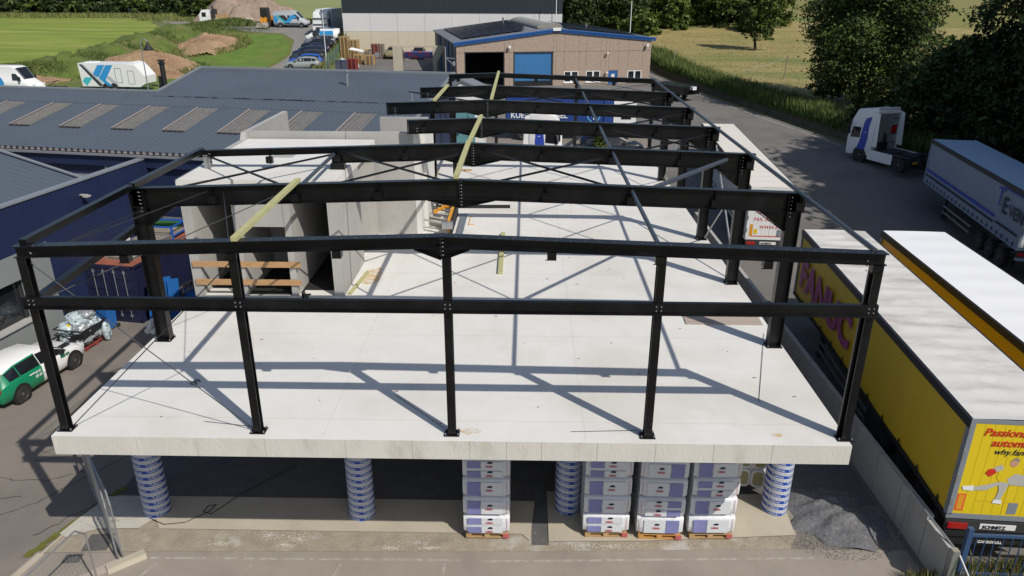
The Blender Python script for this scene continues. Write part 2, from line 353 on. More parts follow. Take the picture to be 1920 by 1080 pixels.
# gravel heap right of the deck, front
def heap(name, cx, cy, rx, ry, h, m, z0, label=None, cat=None, seed=1, n=44, rough=.12, kind=None, rot=0, power=1.0, plateau=0):
    rr = np.random.RandomState(seed); mb = MB(); ks = rr.rand(6, 4)
    V = []; F = []
    for i in range(n+1):
        for j in range(n+1):
            u, v = i/n*2-1, j/n*2-1; q = math.hypot(u, v); a = math.atan2(v, u)
            lim = 1+.13*math.sin(2*a+seed)+.10*math.sin(5*a+2*seed)+.07*math.sin(9*a+3*seed)
            z = max(0, 1-(q/lim))**power
            if plateau: z = min(z*1.6, .8+.2*z)
            ns = sum((.5**k)*math.sin((4*2**k)*u*ks[k, 0]*2+ks[k, 1]*9)*math.cos((4*2**k)*v*ks[k, 2]*2+ks[k, 3]*9) for k in range(5))
            zz = h*(z*(1+.25*ns)+(rough*(rr.rand()-.5)*min(1, z*5)))
            if z <= 0: zz = -.25
            x, y = rx*u, ry*v; V.append((cx+x*math.cos(rot)-y*math.sin(rot), cy+x*math.sin(rot)+y*math.cos(rot), (z0(cx+x, cy+y) if callable(z0) else z0)+zz))
    for i in range(n):
        for j in range(n): k = i*(n+1)+j; F.append((k, k+n+1, k+n+2, k+1))
    mb.add(V, F); o = obj(name, mb, m, sm=60)
    if kind: o['kind'] = kind
    if label: tag(o, label, cat)
    return o
heap('gravel_heap', 18.6, 2.9, 1.42, 1.25, .40, gravm, .02, 'low dark grey gravel heap beside the front right tube column', 'gravel heap', 4, 70, .04, rot=-.2)
gb = MB()
for i in range(3800):
    a = rg.uniform(0, 6.3); q = .9+rg.random()*.85; x = 18.45+q*math.cos(a)*1.05; y = 2.75+q*math.sin(a)*.9
    if x > 19.85: continue
    s_ = rg.uniform(.008, .02); z = .024; gb.box(x, x+s_, y, y+s_, z, z+s_*.5)
o = obj('loose_gravel', gb, mat('loose_stone', (.16, .155, .15), .95, var=.4, scale=9), kind='stuff')
# ------------------------------------------------------------------ concrete deck
DZ = 4.46; DT = .47
deck = thing('concrete_deck', 'raised bright concrete deck carrying the black steel frame', 'deck', (0, 0, 0))
mb = MB(); mb.box(-.2, 17.08, -.28, 28.9, DZ-DT, DZ); obj('slab', mb, [slabm], deck)
xe = [-.2, 1.65, 2.95, 4.45, 6.2, 7.65, 8.9, 9.7, 10.45, 11.65, 12.9, 14.15, 15.4, 17.08]
for a, b_ in zip(xe[:-1], xe[1:]):
    obj('edge_panel', MB().box(a+.004, b_-.004, -.292, -.281, DZ-DT+.002, DZ-.004), edgem, deck)
st = MB()
for cx, cy, a, b_ in ((8.9, .1, .22, .12), (15.6, .1, .12, .07)): blob(st, cx, cy, a, b_, DZ+.003)
for cx, cy, a, b_ in ((4.95, 9.1, .5, .5), (5.0, 9.6, .35, .7)): blob(st, cx, cy, a*.7, b_*.8, DZ+.0045+.001*a)
dm = MB()
for k in range(70):
    x, y = rg.uniform(.5, 16.5), rg.uniform(.3, 27); q_ = rg.uniform(.012, .04); dm.box(x, x+q_*rg.uniform(1, 3), y, y+q_, DZ+.001, DZ+.012)
obj('debris', dm, pallg, deck, kind='stuff')
obj('chalk_line', MB().box(.3, 16.8, .52, .528, DZ+.0015, DZ+.003), mat('red_chalk', (.55, .42, .38), .9), deck)
dj = MB()
for y in (4.9, 9.7, 14.5, 19.3, 24.1): dj.box(-.15, 17.0, y, y+.012, DZ+.0012, DZ+.0026)
for x in (5.7, 11.4): dj.box(x, x+.010, -.2, 28.8, DZ+.0010, DZ+.0031)
obj('pour_joint', dj, mat('pour_joint_grey', (.53, .51, .47), .9), deck, kind='stuff')
rustm = mat('rust_stain', (.56, .40, .22), .85, var=.1, col2=(.60, .585, .55), s2=4, thr=(.42, .58))
obj('rust_stain', st, rustm, deck, kind='stuff')
# round card-formed columns with printed spiral bands
tubmat = bpy.data.materials.new('printed_card_tube'); tubmat.use_nodes = True
N = tubmat.node_tree.nodes; L = tubmat.node_tree.links; b = N['Principled BSDF']; b.inputs['Roughness'].default_value = .5
tc = N.new('ShaderNodeTexCoord'); sx = N.new('ShaderNodeSeparateXYZ'); L.new(tc.outputs['Object'], sx.inputs[0])
def math_(op, a, b_=None, c_=None):
    n = N.new('ShaderNodeMath'); n.operation = op
    for i, q in enumerate((a, b_, c_)):
        if q is None: continue
        if isinstance(q, (int, float)): n.inputs[i].default_value = q
        else: L.new(q, n.inputs[i])
    return n.outputs[0]
ang = math_('ARCTAN2', sx.outputs[1], sx.outputs[0]); turn = math_('DIVIDE', ang, 2*math.pi)
ph = math_('FRACT', math_('ADD', math_('DIVIDE', sx.outputs[2], .205), math_('MULTIPLY', turn, 1.0)))
bandblue = math_('LESS_THAN', ph, .50)
dash = math_('LESS_THAN', math_('FRACT', math_('MULTIPLY', turn, 31)), .55)
inrow = math_('MULTIPLY', math_('GREATER_THAN', ph, .62), math_('LESS_THAN', ph, .84))
small = math_('MULTIPLY', dash, inrow)
mx = N.new('ShaderNodeMix'); mx.data_type = 'RGBA'; L.new(bandblue, mx.inputs[0]); mx.inputs[6].default_value = (.56, .57, .60, 1); mx.inputs[7].default_value = (.014, .06, .33, 1)
mx2 = N.new('ShaderNodeMix'); mx2.data_type = 'RGBA'; L.new(small, mx2.inputs[0]); L.new(mx.outputs[2], mx2.inputs[6]); mx2.inputs[7].default_value = (.30, .31, .38, 1)
L.new(mx2.outputs[2], b.inputs['Base Color'])
tube_m = MB(); tube_m.cyl((0, 0, 0), (0, 0, 3.99), .35, 40); tube_me = tube_m.mesh('card_tube', tubmat); smooth(tube_me)
lt = MB()
cu = bpy.data.curves.new('t', 'FONT'); cu.body = 'Tubbox    Tubbox'; cu.size = .105; cu.offset = .0015; cu.resolution_u = 2
to = bpy.data.objects.new('t', cu); tme = bpy.data.meshes.new_from_object(to); bpy.data.objects.remove(to)
for k in range(-1, 19):
    vs = []
    for v in tme.vertices:
        a = -math.pi*.80+v.co.x/.353; z = .205*(k+.06-a/(2*math.pi))+v.co.y*.95+.012
        vs.append((.353*math.cos(a), .353*math.sin(a), z))
    if min(q[2] for q in vs) > .02 and max(q[2] for q in vs) < 3.97: lt.add(vs, [tuple(p.vertices) for p in tme.polygons])
lt_me = lt.mesh('band_lettering', mat('band_white', (.55, .6, .68), .5))
col_xy = [(-.04, 2.75, 'leftmost'), (5.65, 2.75, 'second from left'), (11.3, 3.1, 'third from left, between stacked bales'), (17.05, 3.2, 'rightmost')]
for x, y, wd in col_xy:
    t = thing('round_column', 'round column in blue and white printed card tube, %s in front row' % wd, 'column', (x, y, 0), 0, 'card tube columns under the deck')
    obj('card_tube', tube_me, None, t); obj('lettering', lt_me, None, t)
for yy in (9.5, 16.5, 23.5):
    for x in (-.04, 5.65, 11.3, 17.05):
        t = thing('round_column', 'round card tube column in the dark under the deck behind the front row', 'column', (x, yy, 0), 0, 'card tube columns deep under the deck')
        obj('card_tube', tube_me, None, t)
# hanging rebar ends
rb = MB()
for x in (8.2-2.9, 5.45, 5.6, 5.75, 5.9, 6.05): rb.cyl((x, 1.6, 3.6), (x, 1.6, 4.0), .008, 5)
rb.cyl((5.6, 1.6, 3.68), (5.95, 1.6, 3.68), .008, 5)
obj('rebar_ends', rb, galv, deck)
# ------------------------------------------------------------------ steel portal frames
FY = [0, 4.48, 9.06, 13.62, 18.16, 22.86, 28.18]
ZE, ZA, XR, XA = 8.74, 9.02, 17.0, 8.42
def ztop(x): return ZE+(ZA-ZE)*(x/XA if x < XA else (XR-x)/(XR-XA))
def column(parent, x, y, zb, zt, dw, fw, name='column', alongx=True):
    c = MB()
    if alongx: c.bar((x-dw/2+.01, y, zb), (x-dw/2+.01, y, zt), fw, .02, (1, 0, 0)); c.bar((x+dw/2-.01, y, zb), (x+dw/2-.01, y, zt), fw, .02, (1, 0, 0)); c.bar((x, y, zb), (x, y, zt), .012, dw-.04, (1, 0, 0))
    else: c.bar((x, y-dw/2+.01, zb), (x, y-dw/2+.01, zt), fw, .02, (0, 1, 0)); c.bar((x, y+dw/2-.01, zb), (x, y+dw/2-.01, zt), fw, .02, (0, 1, 0)); c.bar((x, y, zb), (x, y, zt), .012, dw-.04, (0, 1, 0))
    obj(name, c, steel, parent)
    a, b_ = (dw/2+.03, fw/2+.06) if alongx else (fw/2+.08, dw/2+.04)
    obj('base_plate', MB().box(x-a, x+a, y-b_, y+b_, zb-.0, zb+.025), steel, parent)
    q = MB()
    for i in (-1, 1):
        for j in (-1, 1): q.cyl((x+i*(a-.03), y+j*(b_-.03), zb+.025), (x+i*(a-.03), y+j*(b_-.03), zb+.07), .016, 6)
    obj('anchor_bolt', q, boltm, parent, kind='stuff')
names = ['front gable frame with five posts and a middle rail', 'second steel frame from the front, deep rafter with a knee plate at right', 'third steel frame from the front, left end on the stair block roof',
         'fourth steel frame from the front, left end on the tall concrete wall', 'fifth steel frame from the front, reaching further left than its neighbours', 'sixth steel frame from the front, next to last', 'rear gable frame nearest the brown hall']
XL = [0, 0, 0, 5.85, 4.3, 5.1, 5.93]
for i, y in enumerate(FY):
    t = thing('portal_frame', names[i], 'steel frame', (0, 0, 0), 0, 'black steel frames on the deck')
    hd, fw = (.24, .24) if i in (0, 6) else (.50, .20)
    xl = XL[i]
    xs0 = xl-.1 if i else -.12
    if i == 2:
        obj('rafter', MB().ibeam((-.1, y, ztop(0)), (4.0, y, ztop(4.0)), .20, .18), steel, t, label='shallow left end of the rafter')
        obj('rafter', MB().ibeam((4.0, y, ztop(4.0)), (XA-.012, y, ZA), hd, fw), steel, t)
    else:
        obj('rafter', MB().ibeam((xs0, y, ztop(xs0)), (XA-.012, y, ZA), hd, fw), steel, t)
    obj('rafter', MB().ibeam((XA+.012, y, ZA), (XR+.12, y, ztop(XR)), hd, fw), steel, t)
    obj('ridge_plate', MB().box(XA-.012, XA+.012, y-fw/2-.005, y+fw/2+.005, ZA-hd-.22, ZA+.008), steel, t)
    # ridge haunch
    if i not in (6,):
        hw, hh = (.55, .24) if i == 0 else (.85, .22)
        zb = ZA-hd
        hq = MB()
        for s_ in (-1, 1):
            hq.prism([(XA+s_*.012, y-.006, zb-.002), (XA+s_*hw, y-.006, zb-.02), (XA+s_*.012, y-.006, zb-hh)], (0, .012, 0))
            hq.bar((XA+s_*.02, y, zb-hh), (XA+s_*hw, y, zb-.03), fw, .014)
        obj('ridge_haunch', hq, steel, t)
    q = MB()
    for zz in np.arange(ZA-hd-.15, ZA-.03, .085):
        for s_ in (-1, 1): q.cyl((XA+s_*.012, y-fw/2+.045, zz), (XA+s_*.035, y-fw/2+.045, zz), .016, 6)
    # bolts on the top flange of the gable rafters
    if i in (0,):
        for x in np.arange(.3, 16.9, .28): q.cyl((x, y-.06, ztop(x)), (x, y-.06, ztop(x)+.012), .011, 5)
    if i < 6:
        for zz in np.arange(ZE-hd-.1, ZE-.05, .1):
            for xx in ((xl+.26), XR-.27): q.cyl((xx, y-fw/2+.02, zz), (xx, y-fw/2-.01, zz), .014, 6)
            q.cyl((xl+.2, y-.07, zz), (xl+.23, y-.07, zz), .015, 6)
    obj('bolt_row', q, boltm, t, kind='stuff')
    # cleats and stiffeners
    for x in np.arange(2.1, 17, 2.12):
        if x < xl+.3 or abs(x-XA) < .5: continue
        z = ztop(x)-hd
        ck = MB()
        if i in (0, 6): ck.box(x-.09, x+.09, y-.12, y+.05, z-.15, z+.02); ck.box(x-.13, x+.09, y-.12, y-.10, z-.16, z-.145)
        else: ck.box(x-.10, x+.10, y-.16, y-.02, z+.06, z+.26); ck.box(x-.006, x+.006, y-fw/2, y+fw/2, z+.02, z+hd-.02)
        obj('purlin_cleat', ck, steel, t)
    # columns
    if i in (0, 6):
        xs = [0.0, 4.25, 8.5, 12.75, 17.0] if i == 0 else [5.9, 8.4, 12.8, 17.0]
        for x in xs: column(t, x, y, DZ, ztop(min(x, XR))-hd+.01-(0 if x not in (8.5,) else .22), .18 if i == 0 else .24, .17, alongx=False)
        if i == 0: obj('rear_stub', MB().box(17.0-.1, 17.1, .1, .16, DZ, ZE), steel, t)
    else:
        column(t, XR-.17, y, DZ, ztop(XR)-.03, .36, .22)
        kz = ztop(XR)-hd
        kn = MB(); kn.prism([(XR-.35, y-.006, kz), (XR-1.05, y-.006, kz+.02), (XR-.35, y-.006, kz-.5)], (0, .012, 0)); kn.bar((XR-.36, y, kz-.5), (XR-1.08, y, kz), fw, .016)
        obj('knee_haunch', kn, steel, t)
        if i == 1:
            column(t, .17, y, DZ, ztop(0)-.03, .36, .24)
            kn = MB(); kn.prism([(.35, y-.006, kz), (1.05, y-.006, kz+.02), (.35, y-.006, kz-.5)], (0, .012, 0)); kn.bar((.36, y, kz-.5), (1.08, y, kz), fw, .016)
            obj('knee_haunch', kn, steel, t)
        if i == 2:
            obj('short_post', MB().ibeam((.12, y, 8.2), (.12, y, 8.2+.001), .1, .1).box(.02, .22, y-.09, y-.075, 8.2, 8.6).box(.02, .22, y+.075, y+.09, 8.2, 8.6).box(.11, .13, y-.08, y+.08, 8.2, 8.6), galv, t)
            obj('end_box', MB().box(3.98, 4.42, y-.12, y+.12, 8.10, 8.36), steel, t)
        if i == 5: column(t, 6.55, y, DZ, ztop(6.5)-hd, .2, .18)
        if i == 4: column(t, 6.1, y, DZ, ztop(6.1)-hd, .2, .18)
        if i in (3, 4, 5): obj('end_plate', MB().box(xl-.13, xl-.105, y-.12, y+.12, ztop(xl)-hd-.01, ztop(xl)+.01), steel, t)
# middle rail across the front gable
t = thing('gable_rail', 'long black horizontal rail bolted across the five front posts', 'rail', (0, 0, 0))
mr = MB(); mr.box(-.18, 17.12, -.125, -.112, 7.42, 7.66); mr.box(-.18, 17.12, -.112, -.02, 7.645, 7.66); mr.box(-.18, 17.12, -.20, -.125, 7.42, 7.435)
obj('channel', mr, steel, t)
q = MB()
for x in (.02, 4.25, 8.5, 12.75, 16.98):
    for dx in (-.05, .05):
        for dz in (7.50, 7.59): q.cyl((x+dx, -.125, dz), (x+dx, -.145, dz), .016, 6)
obj('bolt', q, boltm, t, kind='stuff')
q = MB()
for x in np.arange(.3, 16.9, .25): q.cyl((x, -.1252, 7.6), (x, -.127, 7.6), .009, 5)
obj('bolt_hole', q, black, t, kind='stuff')
# eaves tubes and roof struts
def tubeobj(name, p0, p1, r_, lb, cat, m=tubem, group=None, sq=False):
    mb = MB()
    if sq: mb.bar(p0, p1, r_*2, r_*2)
    else: mb.cyl(p0, p1, r_, 12)
    return tag(obj(name, mb, m, sm=40), lb, cat, group)
nth = ['first (front)', 'second', 'third', 'fourth', 'fifth', 'sixth (rear)']
for k in range(6):
    z = ZE+.03
    tubeobj('eaves_tube', (XR-.08, FY[k]+.06, z-.02), (XR-.08, FY[k+1]-.06, z-.02), .055, '%s bay length of the dark eaves tube along the right side' % nth[k], 'eaves tube', group='right eaves tubes')
    zz = ztop(12.75)-.12
    tubeobj('roof_strut', (12.72, FY[k]+.1, zz), (12.72, FY[k+1]-.1, zz), .05, '%s bay length of the round roof strut right of the ridge' % nth[k], 'roof strut', group='roof struts right of the ridge')
for k in range(2):
    tubeobj('left_eaves_beam', (.02, FY[k]+.06, ZE+.02), (.02, FY[k+1]-.06, ZE+.02), .075, '%s bay length of the black eaves beam along the left side' % nth[k], 'eaves beam', m=steel, group='left eaves beams', sq=True)
tubeobj('roof_strut', (4.25, FY[1]+.1, 8.72), (4.12, FY[2]-.12, 8.66), .055, 'dark round strut above the stair block roof, left of the ridge', 'roof strut')
tubeobj('left_wall_beam', (.05, .1, 7.55), (.05, 4.3, 7.75), .08, 'black beam at middle height between the two front left columns', 'beam', m=steel, sq=True)
# diagonal braces in the roof plane
def brace(a, b_, lb, cat='brace', m=steel, r_=.03, group=None, name='roof_brace'):
    return tubeobj(name, a, b_, r_, lb, cat, m=m, group=group)
def xroof(x0, x1, k, lb, rr_=.032):
    a, b_ = ztop(x0)-.16, ztop(x1)-.16
    brace((x0+.2, FY[k+1]-.12, a), (x1-.2, FY[k]+.12, b_), lb+', rising to the front', r_=rr_, group='roof cross braces')
    brace((x0+.2, FY[k]+.12, a-.07), (x1-.2, FY[k+1]-.12, b_-.07), lb+', rising to the rear', r_=rr_, group='roof cross braces')
side = {0: 'far left', 4.25: 'left of ridge', 8.5: 'right of ridge', 12.75: 'far right'}
for x0 in (0, 4.25, 8.5): xroof(x0, x0+4.25, 1, 'cross brace between second and third frame, %s' % side[x0])
brace((12.9, FY[1]+.2, 8.62), (16.2, FY[2]-.15, 8.58), 'thick grey tube brace between second and third frame at the right', m=tubem, r_=.065, group='roof cross braces')
for k in (2, 3): xroof(12.75, 17, k, 'cross brace in the right bay between frames %s and %s' % (('third', 'fourth') if k == 2 else ('fourth', 'fifth')))
for x0 in (4.25, 8.5, 12.75): xroof(x0, x0+4.25, 4, 'cross brace between fifth and sixth frame, %s' % side[x0])
xroof(12.75, 17, 5, 'cross brace in the rear right bay', .012)
# bracing in the right wall
for k in (2, 4):
    brace((XR, FY[k]+.15, DZ+.1), (XR, FY[k+1]-.15, 8.1), 'grey wall brace right side, %s bay, leaning back' % nth[k], m=galv, r_=.03, name='wall_brace', group='right wall braces')
    brace((XR-.07, FY[k]+.15, 8.1), (XR-.07, FY[k+1]-.15, DZ+.1), 'grey wall brace right side, %s bay, leaning forward' % nth[k], m=galv, r_=.03, name='wall_brace', group='right wall braces')
for a, b_, lb in (((.12, -.0, 8.35), (4.15, -.0, 4.52), 'thin tension rod from the top left corner down to the second front post'), ((.12, .05, 4.52), (4.15, .05, 8.4), 'thin tension rod from the left post foot up to the top of the second post'),
                  ((.12, .1, 8.45), (.3, 4.4, 8.2), 'short thin rod beside the left eaves in the front bay'), ((.2, .1, 8.5), (2.0, 4.4, 8.68), 'thin roof rod in the front left bay, shorter one'),
                  ((4.15, .1, 8.6), (2.4, 4.4, 8.66), 'thin roof rod from second post to second frame'), ((.3, .1, 7.6), (4.1, 4.4, 8.75), 'long thin roof rod crossing the front left bay'),
                  ((15.6, FY[0]+1.5, 4.47), (16.8, 5.2, 4.49), 'loose thin wire lying on the deck near the right edge'), ((2.9, .35, 4.47), (4.1, .15, 4.475), 'short loose wire on the deck by the second post'),
                  ((11.1, .12, 4.47), (12.6, .2, 4.475), 'short loose wire on the deck by the fourth post'), ((7.0, 1.6, 4.47), (8.3, .2, 4.475), 'loose wire on the deck by the middle post')):
    brace(a, b_, lb, 'tension rod' if 'rod' in lb else 'wire', m=rodm, r_=.011 if 'rod' in lb else .006, name='tension_rod' if 'rod' in lb else 'loose_wire')
# timbers lying across the frames
for a, b_, lb in (((4.34, -.1, 8.93), (4.34, 4.4, 9.0), 'pale green timber laid from the front gable to the second frame'), ((8.3, 4.5, 9.07), (8.3, 9.05, 9.07), 'pale green timber near the ridge between second and third frame'),
                  ((8.32, 9.1, 9.07), (8.42, 13.8, 9.07), 'pale green timber near the ridge between third and fourth frame'), ((8.6, 18.1, 9.07), (8.55, 28.3, 9.07), 'long pale timber near the ridge over the two rear bays'),
                  ((6.2, 18.1, 9.0), (6.3, 22.9, 9.02), 'weathered timber left of the ridge between fifth and sixth frame')):
    o = obj('timber', MB().bar(a, b_, .125, .09), timber); tag(o, lb, 'timber', 'timbers laid across the steel frames')
o = obj('timber', MB().bar((9.23, 9.65, 4.51), (9.2, 14.0, 4.51), .16, .09), timber); tag(o, 'pale green timber lying alone on the deck behind the front ridge', 'timber')
# ------------------------------------------------------------------ stair block and tall walls
t = thing('stair_block', 'pale concrete stair block with white roof slab and dark door openings', 'concrete block', (0, 0, 0))
zt_ = 7.9; y0 = 7.6
for a, b_, y1, lb in ((-.28, .02, 13.3, None), (1.24, 1.40, 13.3, None), (2.78, 2.98, 13.3, None), (4.12, 4.42, 10.75, None)):
    obj('wall', MB().box(a, b_, y0, y1, DZ-.3, zt_), precast, t)
obj('lintel', MB().box(1.403, 2.777, y0+.02, y0+.22, 6.72, zt_), precast, t)
obj('rear_wall', MB().box(-.28, 4.42, 13.31, 13.5, DZ, zt_).box(4.0, 4.115, 10.75, 13.3, DZ, zt_), precast, t)
obj('rear_wall', MB().box(.03, 1.23, 12.6, 12.75, DZ, zt_), precast, t)
obj('rear_wall', MB().box(1.41, 2.77, 10.2, 10.35, DZ, zt_), precast, t)
obj('rear_wall', MB().box(2.99, 3.99, 12.8, 12.95, DZ, zt_), precast, t)
obj('floor', MB().box(.02, 1.239, y0+.6, 12.6, DZ+.002, DZ+.02).box(2.98, 4.0, y0+.5, 12.7, DZ+.002, DZ+.02).box(1.40, 2.78, y0+.1, 10.2, DZ+.002, DZ+.02), darkin, t)  # blackened floor paints in the shade behind the doorways
obj('roof_slab', MB().box(-.30, 4.45, 7.56, 13.75, zt_+.003, 8.18), slabm, t)
obj('roof_hatch', MB().box(1.6, 2.3, 10.6, 11.0, 8.181, 8.20), precast, t)
for k, (z, x0, x1) in enumerate(((5.52, -.2, 3.15), (4.93, -.18, 3.12))):
    o = obj('guard_board', MB().box(x0, x1, y0-.055, y0-.012, z-.09, z+.09), timber2); tag(o, '%s of two bare boards across the stair block openings' % ('upper' if k == 0 else 'lower'), 'board', 'guard boards')
o = obj('steel_bracket', MB().box(3.2, 3.26, 7.2, 7.4, DZ, DZ+.3).box(3.2, 3.4, 7.2, 7.23, DZ, DZ+.25).cyl((3.3, 7.3, DZ+.15), (3.45, 7.3, DZ+.2), .03), steel); tag(o, 'small black bracket standing beside the stair block doorway', 'bracket')
o = obj('timber', MB().bar((4.55, 7.75, 4.5), (4.75, 9.7, 4.5), .1, .08), timber); tag(o, 'short timber lying along the foot of the stair block wall', 'timber')
t = thing('tall_wall', 'tall pale precast wall standing behind the stair block', 'concrete wall', (0, 0, 0))
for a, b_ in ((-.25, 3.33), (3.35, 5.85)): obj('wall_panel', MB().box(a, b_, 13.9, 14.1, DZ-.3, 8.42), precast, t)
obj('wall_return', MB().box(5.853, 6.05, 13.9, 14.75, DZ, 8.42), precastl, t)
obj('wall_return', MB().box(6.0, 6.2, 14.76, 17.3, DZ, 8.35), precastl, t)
wr = MB(); wr.prism([(-.45, 11.9, 7.6), (-.45, 18.7, 7.6), (-.45, 18.7, 8.42), (-.45, 13.6, 8.45), (-.45, 13.4, 8.2), (-.45, 11.9, 8.2)], (.2, 0, 0)); wr.box(-.45, -.25, 11.9, 18.7, 4.1, 7.6)
obj('side_wall', wr, precast, t)
obj('rear_panel', MB().box(4.0, 6.0, 17.31, 17.5, DZ, 8.4), precast, t)
# things lying on the deck
t = thing('prop_rack', 'yellow framed rack heaped with grey steel props on the deck', 'prop rack', (6.5, 15.1, DZ))
obj('side_board', MB().box(.55, .63, -1.2, 1.5, .02, .62), propy, t); obj('end_board', MB().box(.28, .42, 1.1, 1.4, .35, .6), propy, t)
obj('base', MB().box(.64, .72, -1.4, 1.6, 0, .5), black, t)
for k in range(11):
    a = rg.uniform(-1.2, 1.3); obj('prop', MB().cyl((-.95+rg.uniform(0, .15), a+.45, .1+.045*k), (.5, a+rg.uniform(-.5, .1), .08+.045*k), .04, 8), sillm, t)
for k in range(4): obj('prop_collar', MB().box(-.1+.12*k, .04+.12*k, -.2+.3*k, -.05+.3*k, .55, .68), propy, t)
obj('head_plate', MB().box(.35, .75, -1.45, -1.2, .3, .55), galv, t)
o = obj('formwork_sheet', MB().box(7.35, 7.42, 13.8, 16.6, DZ, DZ+.05).box(7.42, 7.62, 13.8, 16.7, DZ, DZ+.02), galv); tag(o, 'narrow grey sheet lying beside the yellow prop rack', 'sheet')
o = obj('angle_frame', MB().box(7.75, 7.78, 15.2, 16.3, DZ, DZ+.02).box(7.75, 8.0, 15.2, 15.23, DZ, DZ+.02), propy); tag(o, 'thin yellow angle lying on the deck beside the prop rack', 'angle bar')
o = obj('steel_bar', MB().bar((5.95, 17.6, DZ+.06), (9.4, 17.7, DZ+.06), .14, .12), black); tag(o, 'long black steel bar lying across the deck behind the prop rack', 'steel bar')
o = obj('steel_prop', MB().cyl((5.95, 16.4, DZ+.1), (6.3, 17.9, DZ+1.6), .04, 8), pallg); tag(o, 'prop leaning on the end of the tall wall', 'prop')
bd = thing('grey_boards', 'grey weathered boards lying flat on the deck at the right', 'boards', (15.85, 6.2, DZ), 0)
for k in range(5): obj('board', MB().box(-1.12+.01*k, 1.08+.01*(k % 3), -.42+.172*k, -.26+.172*k, .005, .035+.004*(k % 2)), chipm, bd)
o = obj('timber_offcut', MB().box(-.25, .25, -.06, .06, 0, .08), timber2, loc=(7.0, 24.5, DZ), rz=.1); tag(o, 'timber offcut near the left rear of the deck, below the sixth frame', 'timber')
o = obj('timber_offcut', MB().box(-.22, .22, -.06, .06, 0, .08), timber2, loc=(7.5, 21.2, DZ), rz=-.15); tag(o, 'second timber offcut on the deck, nearer than the other', 'timber')
# painted mark "09" on the deck
mk = text('09', .28, navyink, deck, (2.02, 1.95, DZ+.004), (.35, 1, 0), (-1, .35, 0), name='painted_mark')
# ------------------------------------------------------------------ left building: navy parapet block
RZ = R(-9.5)
bl = thing('navy_block', 'navy clad building with grey showroom front and ribbed grey roof at left', 'building', (-8.6, 15, 0), RZ)
def wallx(mb, x0, x1, a0, a1, z0, z1): return mb.box(x0, x1, a0, a1, z0, z1)
obj('navy_wall', MB().box(-.22, 0, -1.3, 5.75, 0, 5.9).box(-.22, 0, -18, -1.303, 4.1, 5.9), bluew, bl)
for k in range(-17, 6): pass
obj('cladding_seam', (lambda m: [m.box(.0005, .006, a, a+.02, .1 if a > -1.3 else 4.15, 5.86) for a in np.arange(-17.2, 5.7, 1.15)] and m)(MB()), mat('navy_seam', (.018, .03, .08), .5), bl)
obj('parapet_cap', MB().box(-.30, .05, -18, 5.8, 5.903, 5.97), flash, bl)
obj('grey_wall', MB().box(-.2, .02, -18, -1.31, 3.1, 4.098).box(-.2, .02, -2.7, -1.31, 0, 3.097).box(-.2, .02, -18, -2.703, 0, 1.38), greyw, bl)
wn = obj('window', MB().box(-.35, -.30, -18, -2.7, 1.4, 3.1), glassd, bl)
obj('frame', (lambda m: [m.box(-.30, -.22, a, a+.07, 1.4, 3.1) for a in (-4.5, -6.3, -8.1, -9.9, -2.8)] and m)(MB()), chass, wn)
obj('sill', MB().box(-.3, .12, -18, -2.66, 1.38, 1.44), sillm, wn)
# ribbed low roof
def ribbed(along, a0, a1, b0, b1, zf, pitch=.30, rib=.018, ribw=.05):
    """sheet spanned by across coordinate b (ribs repeat) and along coordinate a; zf(a)"""
    prof = []; b = b0
    while b < b1-pitch*.5: prof += [(b, 0), (b+pitch-ribw-.03, 0), (b+pitch-ribw, rib), (b+pitch-.03, rib)]; b += pitch
    prof.append((b, 0)); mb = MB(); V = []
    for a in (a0, a1):
        for bb, z in prof: V.append(((bb, a, zf(a)+z) if along == 'y' else (a, bb, zf(a)+z)))
    k = len(prof); mb.add(V, [(j, j+1, k+j+1, k+j) for j in range(k-1)]); return mb
zlow = lambda x: 5.72+.27*(-x)
obj('roof_sheet', ribbed('x', -.25, -11, -16, 1.8, zlow, .36), roofm, bl)
obj('verge_trim', MB().bar((-.2, 1.86, zlow(-.2)+.03), (-11, 1.86, zlow(-11)+.03), .14, .06), flash, bl)
obj('side_gable', MB().prism([(-.25, 1.80, 0), (-11, 1.80, 0), (-11, 1.80, zlow(-11)-.02), (-.25, 1.80, zlow(-.25)-.02)], (0, .05, 0)), bluew, bl)
obj('lower_roof', MB().box(-11, -.23, 1.9, 5.7, 4.9, 5.0), hallroof, bl)
o = obj('wall_lamp', MB().box(.02, .35, -.06, .06, 5.35, 5.40).box(.2, .42, -.12, .12, 5.30, 5.36), sillm, bl, loc=(0, 1.0, 0))
# ------------------------------------------------------------------ big ribbed hall
TS = math.tan(R(10.5))
ha = thing('ribbed_hall', 'long hall with dark slate ribbed roof and strip rooflights behind the stair block', 'hall', (-7.53, 20.43, 0), RZ)
zf = lambda a: 6.15+a*TS
obj('roof_sheet', ribbed('y', -.1, 8.48, -22, -4.9, zf), roofm, ha)
obj('roof_sheet', ribbed('y', -.1, 13.1, -4.9, 11.3, zf), roofm, ha)
mbt = MB()
for b_ in np.arange(-22, 11.2, .33): mbt.box(b_+.02, b_+.2, -.135, -.1, 6.13, 6.2+.0)
obj('sheet_ends', mbt, rust, ha, kind='stuff')
mbt = MB()
for b_ in np.arange(-22, 11.2, .33): mbt.box(b_+.2, b_+.31, -.12, -.06, 6.12, 6.26)
obj('sheet_end_gaps', mbt, roofgap, ha, kind='stuff')
obj('gutter', MB().box(-22, 11.3, -.26, -.14, 6.0, 6.10), flash, ha)
obj('wall', MB().box(-22, 11.2, .1, .3, 0, 6.08).box(-22, 11.2, -.12, .1, 5.5, 6.0), bluew, ha)
